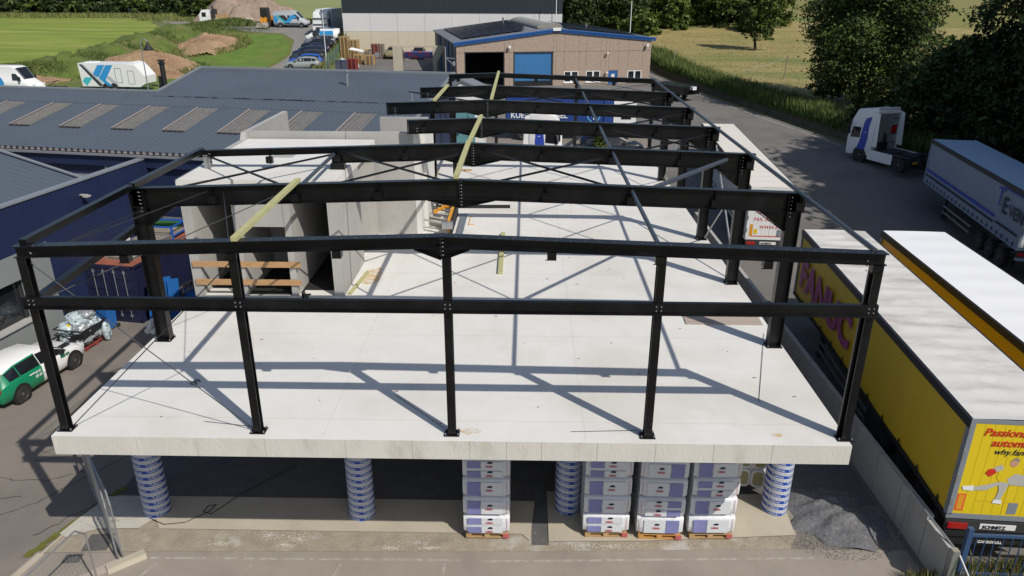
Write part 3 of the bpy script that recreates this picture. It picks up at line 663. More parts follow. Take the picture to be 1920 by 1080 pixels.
obj('side_wall', MB().prism([(11.2, .3, 0), (11.2, 13, 0), (11.2, 13, zf(13)-.08), (11.2, .3, zf(.3)-.08)], (-.15, 0, 0)), bluew, ha)
obj('rear_wall', MB().box(-22, -5.0, 8.3, 8.42, 0, zf(8.3)-.08).box(-4.85, 11.2, 12.9, 13.02, 0, zf(12.9)-.08).prism([(-4.9, 8.3, 0), (-4.9, 13, 0), (-4.9, 13, zf(13)-.08), (-4.9, 8.3, zf(8.3)-.08)], (.1, 0, 0)), bluew, ha)
rc = MB(); rc.box(-22, -4.9, 8.42, 8.68, zf(8.48)-.02, zf(8.48)+.07); rc.box(-4.95, 11.4, 13.05, 13.3, zf(13.1)-.02, zf(13.1)+.09)
obj('ridge_cap', rc, flash, ha)
rc = MB()
for b_ in np.arange(-22, -5, .33): rc.box(b_, b_+.16, 8.36, 8.43, zf(8.4)+.01, zf(8.4)+.055)
obj('ridge_teeth', rc, flash, ha, kind='stuff')
obj('verge_trim', MB().bar((-4.95, 8.5, zf(8.5)+.05), (-4.95, 13.2, zf(13.2)+.05), .16, .08), flash, ha); obj('verge_trim', MB().bar((11.3, -.1, zf(-.1)+.05), (11.3, 13.2, zf(13.2)+.05), .16, .08), flash, ha)
for b_ in (-18.6, -15.7, -12.75, -9.8, -6.85, -3.86, -1.0, 2.0, 4.95, 7.9):
    sk = obj('rooflight', ribbed('y', 2.8, 6.1, b_, b_+1.15, lambda a: zf(a)+.012, .23, .03, .05), skyl, ha)
    obj('trim', MB().bar((b_-.03, 2.8, zf(2.8)+.05), (b_-.03, 6.1, zf(6.1)+.05), .06, .03), rust, sk)
    obj('stain', MB().bar((b_+.6, 2.66, zf(2.66)+.042), (b_+.6, 2.8, zf(2.8)+.042), 1.2, .004), roofgap, sk)
mbt = MB()
for k in range(26):
    b_ = rg.uniform(-4.5, 11); mbt.bar((b_, 7.75, zf(7.75)+.041), (b_+rg.uniform(.15, .7), 7.75, zf(7.75)+.041), rg.uniform(.03, .12), .004)
mbt.bar((-22, 6.2, zf(6.2)+.038), (11, 6.2, zf(6.2)+.038), .02, .004); mbt.bar((-4.9, 7.7, zf(7.7)+.038), (11.2, 7.7, zf(7.7)+.038), .03, .004)
obj('sheet_lap_dirt', mbt, roofgap, ha, kind='stuff')
vp = obj('vent_pipe', MB().cyl((0, 0, -.3), (0, 0, .75), .075, 12), flash, ha, loc=(5.73, 10.5, zf(10.5))); obj('cowl', MB().cyl((0, 0, .75), (0, 0, .85), .13, 12), flash, vp)
vp = obj('vent_pipe', MB().cyl((0, 0, -.3), (0, 0, .7), .04, 10), flash, ha, loc=(10.4, 7.8, zf(7.8)))
dp = obj('down_pipe', MB().cyl((-2.35, .02, 0), (-2.35, .02, 5.9), .09, 10), flash, ha)
t = thing('chimney_pipe', 'stout black flue pipe standing behind the low hall ridge beside the lamp post', 'flue pipe', (-11.75, 32.2, 0))
obj('pipe', MB().cyl((0, 0, 0), (0, 0, 9.0), .145, 16), black, t, sm=40); obj('cap', MB().cyl((0, 0, 9.0), (0, 0, 9.08), .2, 16).cyl((0, 0, 9.14), (0, 0, 9.24), .2, 16).cyl((0, 0, 9.05), (0, 0, 9.2), .1, 8), black, t)
obj('side_bracket', MB().box(-.32, -.14, -.06, .06, 7.2, 8.3), black, t)
# ------------------------------------------------------------------ container and things around it
ct = thing('shipping_container', 'dark navy shipping container with rusty red roof and silver door bars', 'container', (-7.4, 15.1, 0), RZ)
obj('frame', (lambda m: [m.box(x-.06, x+.06, y-.06, y+.06, .02, 2.6) for x in (-1.12, 1.12) for y in (.06, 5.9)] and m.box(-1.17, 1.17, 0, .1, 2.45, 2.595).box(-1.17, 1.17, 0, .1, .02, .2).box(1.08, 1.17, 0, 5.95, 2.48, 2.598).box(1.08, 1.17, 0, 5.95, .02, .18))(MB()), cblue, ct)
cw = MB()
for k in range(20):
    y = .15+k*.285; cw.box(1.04, 1.07, y, y+.14, .15, 2.5); cw.box(1.07, 1.10, y+.14, y+.285, .15, 2.5)
obj('side_wall', cw, cblue, ct)
obj('far_wall', MB().box(-1.12, -1.08, .1, 5.9, .1, 2.5).box(-1.1, 1.1, 5.85, 5.9, .1, 2.5), cblue, ct)
obj('roof', (lambda m: [m.box(-1.15, 1.15, .02+k*.29, .02+k*.29+.26, 2.59, 2.62) for k in range(20)] and m.box(-1.15, 1.15, .02, 5.93, 2.57, 2.60))(MB()), cred, ct)
for s_ in (-1, 1):
    dr = obj('door', (lambda m: [m.box(min(s_*.14, s_*1.0), max(s_*.14, s_*1.0), .0, .03, z, z+.2) for z in (.5, 1.0, 1.5, 2.0)] and m)(MB().box(min(s_*.02, s_*1.08), max(s_*.02, s_*1.08), .03, .07, .2, 2.45)), cblue, ct)
    for x in (.25, .72):
        obj('lock_bar', (lambda m: [m.box(s_*x-.05, s_*x+.05, -.05, .0, z, z+.09) for z in (.3, .75, 2.25)] and m)(MB().cyl((s_*x, -.03, .25), (s_*x, -.03, 2.42), .02, 8)), galv, dr)
t = thing('pallet_of_scrap', 'pallet of scrap parts and wrapped bits on the container roof, front end', 'pallet', (-7.05, 15.95, 2.62), RZ)
obj('pallet', MB().box(-.75, .55, -.3, .5, 0, .05).box(-.75, .55, -.3, .5, .09, .12).box(-.7, -.6, -.3, .5, .05, .09).box(.4, .5, -.3, .5, .05, .09), pallg, t)
sb = MB(); sb2 = MB(); sb3 = MB()
for k in range(26):
    x, y = rg.uniform(-.65, .4), rg.uniform(-.25, .4); s_ = rg.uniform(.05, .14); (sb, sb2, sb3)[k % 3].box(x, x+s_*1.5, y, y+s_, .12, .14+rg.uniform(.05, .28))
obj('wrapped_part', sb, bagm, t, kind='stuff'); obj('red_part', sb2, redm, t, kind='stuff'); obj('yellow_part', sb3, propy, t, kind='stuff')
o = obj('foam_block', MB().box(-.6, .5, -.15, .2, 0, .35), white, loc=(-8.35, 17.9, 2.62), rz=R(55)); tag(o, 'white wrapped block on the container roof against the navy wall', 'block')
o = obj('foam_block', MB().box(-.3, .3, -.15, .15, 0, .5), white, loc=(-7.6, 16.9, 2.62), rz=R(10)); tag(o, 'small white sack on the container roof behind the scrap pallet', 'sack')
def rack(name, lb, cat, loc, rz, m, a, b_, h):
    t = thing(name, lb, cat, loc, rz); fr = MB()
    for x in (0, a):
        for y in (0, b_): fr.box(x-.04, x+.04, y-.04, y+.04, 0, h)
    for z in (.12, h-.08):
        fr.box(0, a, -.03, .03, z, z+.07); fr.box(0, a, b_-.03, b_+.03, z, z+.07); fr.box(-.03, .03, 0, b_, z, z+.07); fr.box(a-.03, a+.03, 0, b_, z, z+.07)
    obj('frame', fr, m, t); obj('deck', MB().box(0, a, 0, b_, .19, .22), pallg, t); return t
rack('stillage', 'blue steel stillage on the container roof, nearest the stair block', 'stillage', (-7.75, 18.6, 2.63), RZ+.05, bluerack, 1.7, 1.1, .62)
rack('stillage', 'grey steel frame on the container roof in front of the blue stillage', 'stillage', (-7.6, 17.6, 2.63), RZ, galv, 1.4, .9, .28)
t = thing('crate', 'green slatted crate behind the blue stillage on the container roof', 'crate', (-8.1, 20.0, 2.63), RZ)
for k in range(8): obj('slat', MB().box(k*.24, k*.24+.2, 0, .05, 0, .55), tealc, t)
obj('rim', MB().box(0, 1.95, -.05, .1, .56, .63), galv, t)
t = thing('blue_board_stack', 'bright blue boards leaning on the container side by the second column', 'boards', (-5.75, 15.0, 0), RZ)
for k in range(3): obj('board', MB().bar((.05+.25*k, .1+.3*k, 0), (-.02+.15*k, .5+.35*k, 2.0-.2*k), 1.0-.12*k, .03, (1, 0, 0)), bluebin, t)
obj('low_stack', MB().box(.1, 1.0, .9, 2.6, .0, .7), bluebin, t)
t = thing('lattice_ladder', 'dark lattice girder section lying along the container', 'lattice girder', (-4.95, 16.2, .9), R(75))
lg = MB(); lg.bar((0, 0, 0), (3.2, 0, 0), .05, .05); lg.bar((0, 0, .35), (3.2, 0, .35), .05, .05); lg.bar((0, .35, .1), (3.2, .35, .1), .05, .05)
for k in range(10): lg.bar((k*.32, 0, 0), (k*.32+.16, 0, .35), .03, .03); lg.bar((k*.32+.16, 0, .35), (k*.32+.32, 0, 0), .03, .03); lg.bar((k*.32, 0, .35), (k*.32+.16, .35, .1), .03, .03)
obj('girder', lg, pallg, t)
obj('prop_foot', MB().box(0, .1, 0, .3, -.9, 0), chass, t); obj('prop_foot', MB().box(2.9, 3.0, 0, .3, -.9, 0), chass, t)
o = obj('pipe_bundle', MB().cyl((0, 0, .12), (0, 1.0, .12), .12, 10).cyl((.25, 0, .12), (.25, 1, .12), .12, 10).cyl((.12, 0, .34), (.12, 1, .34), .12, 10).cyl((.12, .1, .5), (.3, 1, .55), .1, 10), white, loc=(-5.6, 13.9, 0), rz=RZ); tag(o, 'stack of white pipes at the container corner beside the second column', 'pipes')
# wheelie bins
def bin_(lb, loc, rz, body, lid, a=.62, b_=.72, h=1.0):
    t = thing('wheelie_bin', lb, 'bin', loc, rz)
    m = MB(); m.loft([[(-a/2*k, -b_/2*k, z), (a/2*k, -b_/2*k, z), (a/2*k, b_/2*k, z), (-a/2*k, b_/2*k, z)] for z, k in ((.08, .82), (h, 1), (h+.03, 1.05))]); obj('body', m, body, t)
    m = MB(); m.loft([[(-a/2*k, -b_/2*k, z), (a/2*k, -b_/2*k, z), (a/2*k, b_/2*k, z), (-a/2*k, b_/2*k, z)] for z, k in ((h+.035, 1.08), (h+.09, 1.02), (h+.12, .8))]); obj('lid', m, lid, t)
    for s_ in (-1, 1): obj('wheel', MB().cyl((s_*(a/2-.04), b_/2-.04, .1), (s_*(a/2+.03), b_/2-.04, .1), .1, 14), rubber, t)
    obj('handle', MB().cyl((-a/2+.05, b_/2+.06, h), (a/2-.05, b_/2+.06, h), .018, 8), black, t); return t
b1 = bin_('wide black waste bin with green topped lid by the grey wall', (-8.25, 14.15, 0), RZ, black, mat('bin_green_lid', (.045, .06, .035), .6), 1.1, .8, 1.15)
obj('label', MB().box(-.2, -.02, -.42, -.415, .75, 1.0), white, b1)
bin_('bright blue waste bin beside the container doors', (-7.45, 14.35, 0), RZ, bluebin, bluebin, .55, .6, 1.05)
# pallet of bagged waste
def pallet_mesh(name, m, L_=1.2, W_=.8, key={}):
    if name in key: return key[name]
    b = MB()
    for k in range(5): b.box(-L_/2, L_/2, -W_/2+k*(W_-.12)/4, -W_/2+k*(W_-.12)/4+.12, .122, .144)
    for x in (-L_/2, -.07, L_/2-.14):
        b.box(x, x+.14, -W_/2, W_/2, .10, .121)
        for y in (-W_/2, -.06, W_/2-.12): b.box(x, x+.14, y, y+.12, .022, .099)
    for y in (-W_/2, -.06, W_/2-.12): b.box(-L_/2, L_/2, y, y+.12, 0, .021)
    key[name] = b.mesh(name, m); return key[name]
def lump(mb, cx, cy, cz, rx, ry, rz_, seed, n=12, k=9, jag=.11):
    rr = random.Random(seed); rings = []
    for j in range(k+1):
        a = -math.pi/2+math.pi*j/k; rings.append([(cx+rx*math.cos(a)*math.cos(2*math.pi*i/n)*(1+jag*rr.uniform(-1, 1)), cy+ry*math.cos(a)*math.sin(2*math.pi*i/n)*(1+jag*rr.uniform(-1, 1)), cz+rz_*math.sin(a)) for i in range(n)])
    mb.loft(rings); return mb
t = thing('waste_pallet', 'pallet of clear plastic rubbish bags strapped with black bands by the white car', 'waste pallet', (-7.75, 12.95, 0), RZ)
obj('pallet', pallet_mesh('pallet_red', pallr, 1.25, 1.2), None, t)
cols = [bagm, mat('bag_grey', (.20, .22, .23), .3, var=.4, scale=12, bump=.9, bscale=30, col2=(.7, .72, .72), s2=9, thr=(.55, .6)), bagm, bagy]
for k, (x, y, z, a, b_, c_) in enumerate(((-.3, -.3, .42, .38, .36, .3), (.3, -.3, .42, .38, .36, .3), (-.3, .3, .42, .38, .36, .3), (.3, .32, .42, .38, .36, .3), (-.28, -.28, .82, .4, .38, .26), (.3, -.25, .82, .38, .4, .28), (.28, .3, .85, .4, .36, .3), (-.3, .3, .85, .4, .36, .3), (.0, 0, 1.12, .5, .46, .3), (.25, .15, 1.25, .36, .36, .24), (.1, -.3, 1.14, .12, .1, .09), (-.1, -.42, .98, .1, .08, .08), (.52, -.3, .9, .09, .1, .05))):
    obj('rubbish_bag', lump(MB(), x, y, z, a, b_, c_, k), cols[3] if k > 9 else cols[k % 2], t)
for z in (.35, .62, .86): obj('band', MB().box(-.66, .66, -.66, -.63, z, z+.035).box(-.66, .66, .63, .66, z, z+.035).box(-.66, -.63, -.66, .66, z, z+.035).box(.63, .66, -.66, .66, z, z+.035), black, t)
obj('black_sheet', MB().prism([(-.1, -.67, .45), (.66, -.67, .6), (.66, -.67, .82), (.2, -.67, .7)], (0, .02, 0)).prism([(.67, -.66, .55), (.67, .6, .7), (.67, .6, .9), (.67, -.66, .85)], (-.02, 0, 0)), black, t)
obj('hanging_bag', lump(MB(), .8, .45, .45, .16, .2, .42, 77), bagm, t)
# ------------------------------------------------------------------ wheels and vehicles
WC = {}
def wheel(parent, x, y, r_, wd, side, rim=rimm, name='wheel'):
    key = (round(r_, 2), round(wd, 2), side, rim.name)
    if key not in WC:
        t_ = MB(); s_ = side
        prof = [(0, .62), (0.01, .86), (.06, .97), (.3, 1.0), (.7, 1.0), (.94, .97), (.99, .86), (1, .62)]
        t_.loft([[(q*r_*math.cos(2*math.pi*i/24), s_*(-p)*wd, q*r_*math.sin(2*math.pi*i/24)) for i in range(24)] for p, q in prof])
        me = t_.mesh('tyre', rubber); smooth(me, 30)
        q = MB(); n = 24
        q.loft([[(k*r_*math.cos(2*math.pi*i/n), s_*y_, k*r_*math.sin(2*math.pi*i/n)) for i in range(n)] for y_, k in ((-.015, .64), (.008, .62), (-.03*1, .5), (-.045, .34), (.01, .2), (.02, .08))])
        for i in range(8):
            a = 2*math.pi*i/8; q.cyl((.42*r_*math.cos(a), s_*-.04, .42*r_*math.sin(a)), (.42*r_*math.cos(a), s_*-.02, .42*r_*math.sin(a)), .035*r_*2, 6)
        WC[key] = (me, q.mesh('rim', rim))
    w_ = obj(name, WC[key][0], None, parent, loc=(x, y, r_)); obj('rim', WC[key][1], None, w_); return w_
def cab_loft(st, ring=None):
    """st rows: x, zlow, zbelt, ztop, wlow, wbelt, wtop -> 12 point rings (y left + .. right -)"""
    rings = []
    for x, zl, zb, zt, wl, wb, wt in st:
        z1 = zl+.45*(zb-zl)
        half = [(wl*.9, zl), (wl, zl+.08), (wb, z1), (wb*.985, zb-.02), (wb*.965, zb), (wt, zt-.05), (wt-.1, zt)]
        rings.append([(x, -a, b) for a, b in half]+[(x, a, b) for a, b in reversed(half)])
    return rings
def body_vehicle(t, st, paint, side_i, ws_i, rear_i, paint2=None, p2f=None, extra_glass=()):
    """segments in the 14-ring: 0..5 right side lower..roof edge, 6 roof, 7..12 left, 13 bottom. side glass = seg 4 and 8"""
    rings = cab_loft(st); mb = MB(); mf = (lambda i, j: (1 if p2f(i, j) else 0)) if p2f else None
    mb.loft(rings, mf=mf)
    b = obj('body', mb, [paint, paint2] if p2f else paint, t, sm=48)
    def panel(i, segs, name, inset=.08, off=.012, band=False):
        g_ = MB()
        for j in segs:
            A_ = [Vector(rings[i][j]), Vector(rings[i][(j+1) % 14]), Vector(rings[i+1][(j+1) % 14]), Vector(rings[i+1][j])]
            n = (A_[1]-A_[0]).cross(A_[3]-A_[0])
            if n.length < 1e-6: n = (A_[2]-A_[1]).cross(A_[3]-A_[1])
            n.normalize(); cc = sum(A_, Vector())/4
            if n.dot(cc-Vector((cc.x, 0, cc.z-.6 if j in (5, 6, 7) else cc.z))) < 0: n = -n
            if band:
                b0, t0, t1, b1_ = A_ if A_[0].z < A_[1].z else (A_[1], A_[0], A_[3], A_[2])
                def pt(b_, t_, v): return b_.lerp(t_, v)+n*off
                l0, l1, h0, h1 = pt(b0, t0, .1), pt(b1_, t1, .1), pt(b0, t0, .90), pt(b1_, t1, .90)
                q = [l0.lerp(l1, .03), h0.lerp(h1, .03), h1.lerp(h0, .03), l1.lerp(l0, .03)]
            else: q = [cc+(p-cc)*(1-inset)+n*off for p in A_]
            g_.add(q, [(0, 1, 2, 3)])
        return g_
    for i in side_i:
        for j in (4, 8): obj('side_window', panel(i, (j,), '', band=True), glassd, b)
    for i in ws_i: obj('windscreen', panel(i, (5, 6, 7), '', .04), glassd, b)
    for i in rear_i: obj('rear_window', panel(i, (5, 6, 7), '', .06), glassd, b)
    return b, rings
def lights(t, x, y, z, m, name, a=.06, b_=.3, h=.14):
    for s_ in (-1, 1): obj(name, MB().box(x-a, x+a, s_*y-b_/2, s_*y+b_/2, z, z+h), m, t)
CARW = {}
def car(lb, loc, rz, paint, L_=4.2, h=1.47, w_=.89, name='parked_car', cat='car', group=None, kind='hatch', paint2=None, p2f=None, rim=rims, detail=True):
    t = thing(name, lb, cat, loc, rz, group); k = L_/4.05; q = h/1.47
    if kind == 'hatch':
        st = [(-2.02*k, .42, .80*q, .82*q, .66, .72, .60), (-1.95*k, .28, .90*q, .96*q, .80, .84, .68), (-1.62*k, .24, .96*q, 1.33*q, .83, w_, .60), (-1.15*k, .22, .95*q, 1.45*q, .84, w_, .62),
              (-.25*k, .22, .92*q, h, .85, w_, .64), (.38*k, .22, .90*q, 1.38*q, .85, w_, .62), (1.05*k, .22, .90*q, .97*q, .85, w_*.98, .74), (1.55*k, .24, .84*q, .89*q, .84, .86, .70), (1.90*k, .28, .70*q, .74*q, .76, .80, .62), (2.03*k, .34, .55, .58, .62, .70, .5)]
        sd, ws, rr_ = (2, 3, 4, 5), (5,), (1,)
    else:   # tall suv / estate
        st = [(-2.05*k, .42, .95*q, .98*q, .70, .78, .66), (-2.0*k, .3, 1.0*q, 1.1*q, .82, .86, .68), (-1.80*k, .26, 1.02*q, h*.95, .84, w_, .66), (-1.1*k, .24, 1.0*q, h, .85, w_, .68),
              (-.2*k, .24, .98*q, h, .86, w_, .68), (.38*k, .24, .96*q, h*.93, .86, w_, .66), (1.0*k, .24, .96*q, 1.03*q, .86, w_*.98, .76), (1.6*k, .26, .90*q, .95*q, .84, .87, .72), (1.95*k, .30, .75*q, .80*q, .78, .82, .64), (2.05*k, .36, .6, .63, .66, .72, .5)]
        sd, ws, rr_ = (2, 3, 4, 5), (5,), (1,)
    b, rings = body_vehicle(t, st, paint, sd, ws, rr_, paint2, p2f)
    xa, xb = 1.27*k, -1.27*k
    for x in (xa, xb):
        for s_ in (-1, 1):
            obj('wheel_arch', MB().cyl((x, s_*(w_-.09), .34), (x, s_*(w_+.004), .34), .385, 22), black, t)
            wheel(t, x, s_*(w_+.012), .32, .2, s_, rim)
    lights(t, 1.93*k, .60, .58*q, white, 'headlight', .05, .3, .12); lights(t, -1.97*k, .62, .74*q, redl, 'tail_light', .05, .32, .16)
    obj('grille', MB().box(1.98*k, 2.045*k, -.45, .45, .36, .52), black, t); obj('rear_bumper', MB().box(-2.045*k, -1.9*k, -.6, .6, .3, .46), black, t)
    obj('number_plate', MB().box(-2.06*k, -2.045*k, -.26, .26, .5, .61), yellow2 if detail else white, t)
    for s_ in (-1, 1): obj('mirror', MB().box(.62*k, .78*k, s_*(w_+.02)-.08, s_*(w_+.02)+.08, .95*q, 1.08*q), black, t)
    return t
def van(lb, loc, rz, paint, L_=5.9, h=2.6, name='van', rim=rims, group=None):
    t = thing(name, lb, 'van', loc, rz, group); a = L_/2; zb = 1.35
    st = [(-a, .42, zb, h-.12, .88, .96, .86), (-a+.08, .36, zb, h-.03, .92, .99, .88), (-a+2, .36, zb, h, .92, 1.0, .9), (a-2.25, .36, zb, h, .92, 1.0, .88), (a-1.75, .36, zb, h-.12, .92, 1.0, .84),
          (a-.95, .36, zb-.1, zb+.12, .92, .98, .78), (a-.35, .36, zb-.35, zb-.22, .88, .94, .72), (a-.05, .38, .8, .85, .82, .86, .64), (a, .4, .6, .65, .74, .8, .6)]
    b, rings = body_vehicle(t, st, paint, (), (4,), ())
    g_ = MB()
    for s_ in (-1, 1): obj('side_window', MB().prism([(a-2.2, s_*.985, 1.4), (a-1.2, s_*.985, 1.4), (a-1.45, s_*.93, 1.75), (a-1.75, s_*.90, 2.05), (a-2.2, s_*.90, 2.05)], (0, s_*.03, 0)), glassd, b)
    for x in (a-.95, -a+1.15):
        for s_ in (-1, 1):
            obj('wheel_arch', MB().cyl((x, s_*.85, .38), (x, s_*1.003, .38), .43, 22), black, t); wheel(t, x, s_*1.012, .35, .22, s_, rim)
    lights(t, a-.12, .68, .82, white, 'headlight', .1, .3, .2); lights(t, -a+.01, .86, 1.0, redl, 'tail_light', .03, .14, .6)
    obj('front_bumper', MB().box(a-.2, a+.03, -.85, .85, .35, .6), black, t); obj('side_trim', MB().box(-a+1.7, a-1.5, -1.012, -1.0, .55, .68).box(-a+1.7, a-1.5, 1.0, 1.012, .55, .68), black, t)
    for s_ in (-1, 1): obj('mirror', MB().box(a-1.35, a-1.2, s_*1.12-.1, s_*1.12+.1, 1.35, 1.75), black, t)
    return t
# green and white hatchback in the lower yard
car_ang = math.atan2(10.92-8.42, -6.88+7.29)
ca, sa = math.cos(car_ang), math.sin(car_ang)
mid = (-7.085+(-.89)*sa*1, 9.67+.89*ca*1)
cc = (-7.085-.89*sa, 9.67+.89*ca)
def p2(i, j): return i <= 3 and j in (0, 1, 2, 3, 4, 8, 9, 10, 11, 12, 13) or (i == 0)
gc = car('green and white hatchback parked by the grey wall', (cc[0], cc[1], 0), car_ang, white, name='hatchback', paint2=greenp, p2f=p2, rim=rimm, L_=4.06, h=1.42)
s_ = -1
text('Martin', .17, greenp, gc, (.62, -.905, .74), (1, 0, 0), (0, 0, 1), bold=.004)
text('29 35 54', .13, white, gc, (-.62, -.91, .60), (1, 0, 0), (0, 0, 1), bold=.004); text('29 35', .11, white, gc, (-.60, -.91, .76), (1, 0, 0), (0, 0, 1), bold=.004)
obj('door_handle', MB().box(-.85, -.62, -.925, -.90, .80, .835), white, gc); obj('antenna', MB().cyl((-1.3, 0, 1.46), (-1.5, 0, 1.56), .012, 6), black, gc)
obj('wing_stripe', MB().box(.95, 1.45, -.7, -.45, .955, .965), black, gc)
# ---- curtain trailers
def trailer(lb, loc, rz, L_, Wd, zt, zb, side, roofmat, door, name='curtain_trailer', frame=greydoor, rail=black, gz=0, group='curtain trailers', bows=.7, skirt=white, straps=True, gap=.62, amp=.035):
    """origin: rear centre on the ground, +X to the front"""
    t = thing(name, lb, 'trailer', loc, rz, group); hw = Wd/2
    for s_ in (-1, 1):
        # gently billowing curtain
        cv = MB(); n = int(L_/.45); V = []; zc = [zb, zb+.25*(zt-.3-zb), zb+.5*(zt-.3-zb), zb+.75*(zt-.3-zb), zt-.27]
        for i in range(n+1):
            for z in zc:
                q = math.sin(math.pi*(z-zb)/(zt-.27-zb)); V.append((.12+(L_-.24)*i/n, s_*(hw-.03+.018*q*math.sin(i*1.9)+.01*math.sin(i*.7+z)), z))
        cv.add(V, [(i*5+j, (i+1)*5+j, (i+1)*5+j+1, i*5+j+1) for i in range(n) for j in range(4)])
        obj('curtain', cv, side, t, sm=60)
        obj('top_rail', MB().box(.0, L_, s_*hw-.035, s_*hw+.035, zt-.26, zt-.03), rail, t)
        obj('side_rail', MB().box(.0, L_, s_*hw-.03, s_*hw+.02, zb-.12, zb-.003), skirt, t)
        if straps:
            b = MB()
            for i in range(int(L_/gap)): x = .5+i*gap; b.box(x, x+.05, s_*(hw+.012)-.012, s_*(hw+.012)+.012, zb-.18, zb+.16); b.box(x-.03, x+.08, s_*(hw+.02)-.014, s_*(hw+.02)+.014, zb+.01, zb+.05)
            obj('strap_buckles', b, black, t, kind='stuff')
        for x in (.06, L_-.06): obj('corner_post', MB().box(x-.06, x+.06, s_*hw-.06, s_*hw+.012, zb-.1, zt-.05), frame, t)
        b = MB()
        for i in range(3): b.box(.0+i*1.0, .03+i*1.0, 0, 0.001, 0, .001)
    n = int(L_/(bows/6)); V = []; m_ = 6
    for i in range(n+1):
        x = .0+L_*i/n
        for j in range(m_+1):
            y = -hw+.04+(Wd-.08)*j/m_; ed = math.sin(math.pi*j/m_); V.append((x, y, zt-.02+amp*ed*(abs(math.sin(math.pi*x/bows))*-1+.5)))
    rf = MB(); rf.add(V, [(i*(m_+1)+j, (i+1)*(m_+1)+j, (i+1)*(m_+1)+j+1, i*(m_+1)+j+1) for i in range(n) for j in range(m_)])
    obj('roof', rf, roofmat, t, sm=50)
    obj('front_wall', MB().box(L_-.05, L_, -hw+.05, hw-.05, zb, zt-.04), skirt, t)
    obj('floor', MB().box(0.02, L_-.06, -hw+.04, hw-.04, zb-.11, zb-.02), chass, t)
    obj('chassis_rail', MB().box(.3, L_-1, -.5, -.35, zb-.5, zb-.12).box(.3, L_-1, .35, .5, zb-.5, zb-.12), chass, t)
    # rear doors
    fr = MB(); fr.box(-.03, .0, -hw, hw, zt-.12, zt-.02); fr.box(-.03, 0, -hw, -hw+.12, zb, zt-.12); fr.box(-.03, 0, hw-.12, hw, zb, zt-.12); fr.box(-.03, 0, -hw, hw, zb-.1, zb+.04)
    obj('door_frame', fr, frame, t)
    for s_ in (-1, 1):
        d_ = MB(); d_.box(-.02, .012, min(s_*.006, s_*(hw-.125)), max(s_*.006, s_*(hw-.125)), zb+.045, zt-.125)
        dd = obj('rear_door', d_, door, t)
        gr_ = MB()
        for i in range(1, 5): y = s_*(hw-.12)*i/5; gr_.box(-.0225, -.0202, y-.006, y+.006, zb+.05, zt-.13)
        obj('groove', gr_, mat('groove_'+door.name, tuple(c*.8 for c in door.node_tree.nodes['Principled BSDF'].inputs['Base Color'].default_value[:3]), .5) if 'groove_'+door.name not in MATS else MATS['groove_'+door.name], dd)
        hg = MB()
        for z in np.linspace(zb+.3, zt-.4, 4): hg.box(-.05, -.005, s_*(hw-.02)-.03, s_*(hw-.02)+.03, z, z+.22)
        obj('hinge_set', hg, galv, dd, kind='stuff')
    # bumper, lights, plates
    obj('light_bar', MB().box(-.06, .02, -hw+.02, hw-.02, zb-.42, zb-.14), chass, t)
    for s_ in (-1, 1): obj('tail_light', MB().box(-.10, -.06, min(s_*(hw-.06), s_*(hw-.52)), max(s_*(hw-.06), s_*(hw-.52)), zb-.36, zb-.2), redl, t)
    obj('under_run_bar', MB().box(-.08, .06, -hw+.02, hw-.02, zb-.6, zb-.46), skirt, t)
    obj('name_plate', MB().box(-.075, -.06, -.42, .42, zb-.35, zb-.2), white, t)
    text('SCHMITZ', .13, black, t, (-.08, .36, zb-.325), (0, -1, 0), (0, 0, 1), bold=.003)
    obj('mud_flap', MB().box(.3, .32, -hw+.05, -.1, .25, zb-.3).box(.3, .32, .1, hw-.05, .25, zb-.3).box(-.02, 0.0, -hw+.1, hw-.1, zb-.9, zb-.62), black, t)
    text('CARGOBULL', .1, white, t, (-.03, .35, zb-.8), (0, -1, 0), (0, 0, 1), bold=.003)
    for x in (1.6, 2.9, 4.2):
        for s_ in (-1, 1): wheel(t, x, s_*(hw-.02), .5, .34, s_)
        obj('axle', MB().cyl((x, -hw+.2, .5), (x, hw-.2, .5), .07, 8), chass, t)
    for s_ in (-1, 1): obj('landing_leg', MB().box(L_-3.4, L_-3.25, s_*.9-.08, s_*.9+.08, .1, zb-.15).box(L_-3.5, L_-3.15, s_*.9-.14, s_*.9+.14, 0, .1), chass, t)
    sg = MB()
    for s_ in (-1, 1):
        for z in (.45, .8): sg.box(5.6, L_-3.8, s_*(hw-.08)-.02, s_*(hw-.08)+.02, z, z+.1)
    obj('side_guard', sg, galv, t)
    return t
GY = .2
a1 = R(86.1)
f1 = trailer('yellow curtain trailer with magenta lettering beside the retaining wall', (20.46+1.24*math.sin(a1), 1.2-1.24*math.cos(a1), GY), a1, 14.4, 2.48, 4.08, 1.35, yellow, whited, yellow2, skirt=black, rail=mat('rail_dark', (.012, .013, .018), .45), gap=1.25, bows=.72, amp=.05)
f1['label'] = 'yellow curtain trailer with large magenta lettering beside the retaining wall'
text('FANUC', 1.62, magenta, f1, (13.75, 1.285, 1.95), (-1, 0, 0), (0, 0, 1), bold=.07, wide=1.13)
for s_, x in ((1, 0),):
    text('Passionate', .285, redm, f1, (-.026, .90, 3.64), (0, -1, 0), (0, 0, 1), bold=.005, shear=.25); text('automation', .285, redm, f1, (-.026, .68, 3.36), (0, -1, 0), (0, 0, 1), bold=.005, shear=.25)
    text('why.fanuc', .22, navyink, f1, (-.026, .56, 3.14), (0, -1, 0), (0, 0, 1), shear=.25)
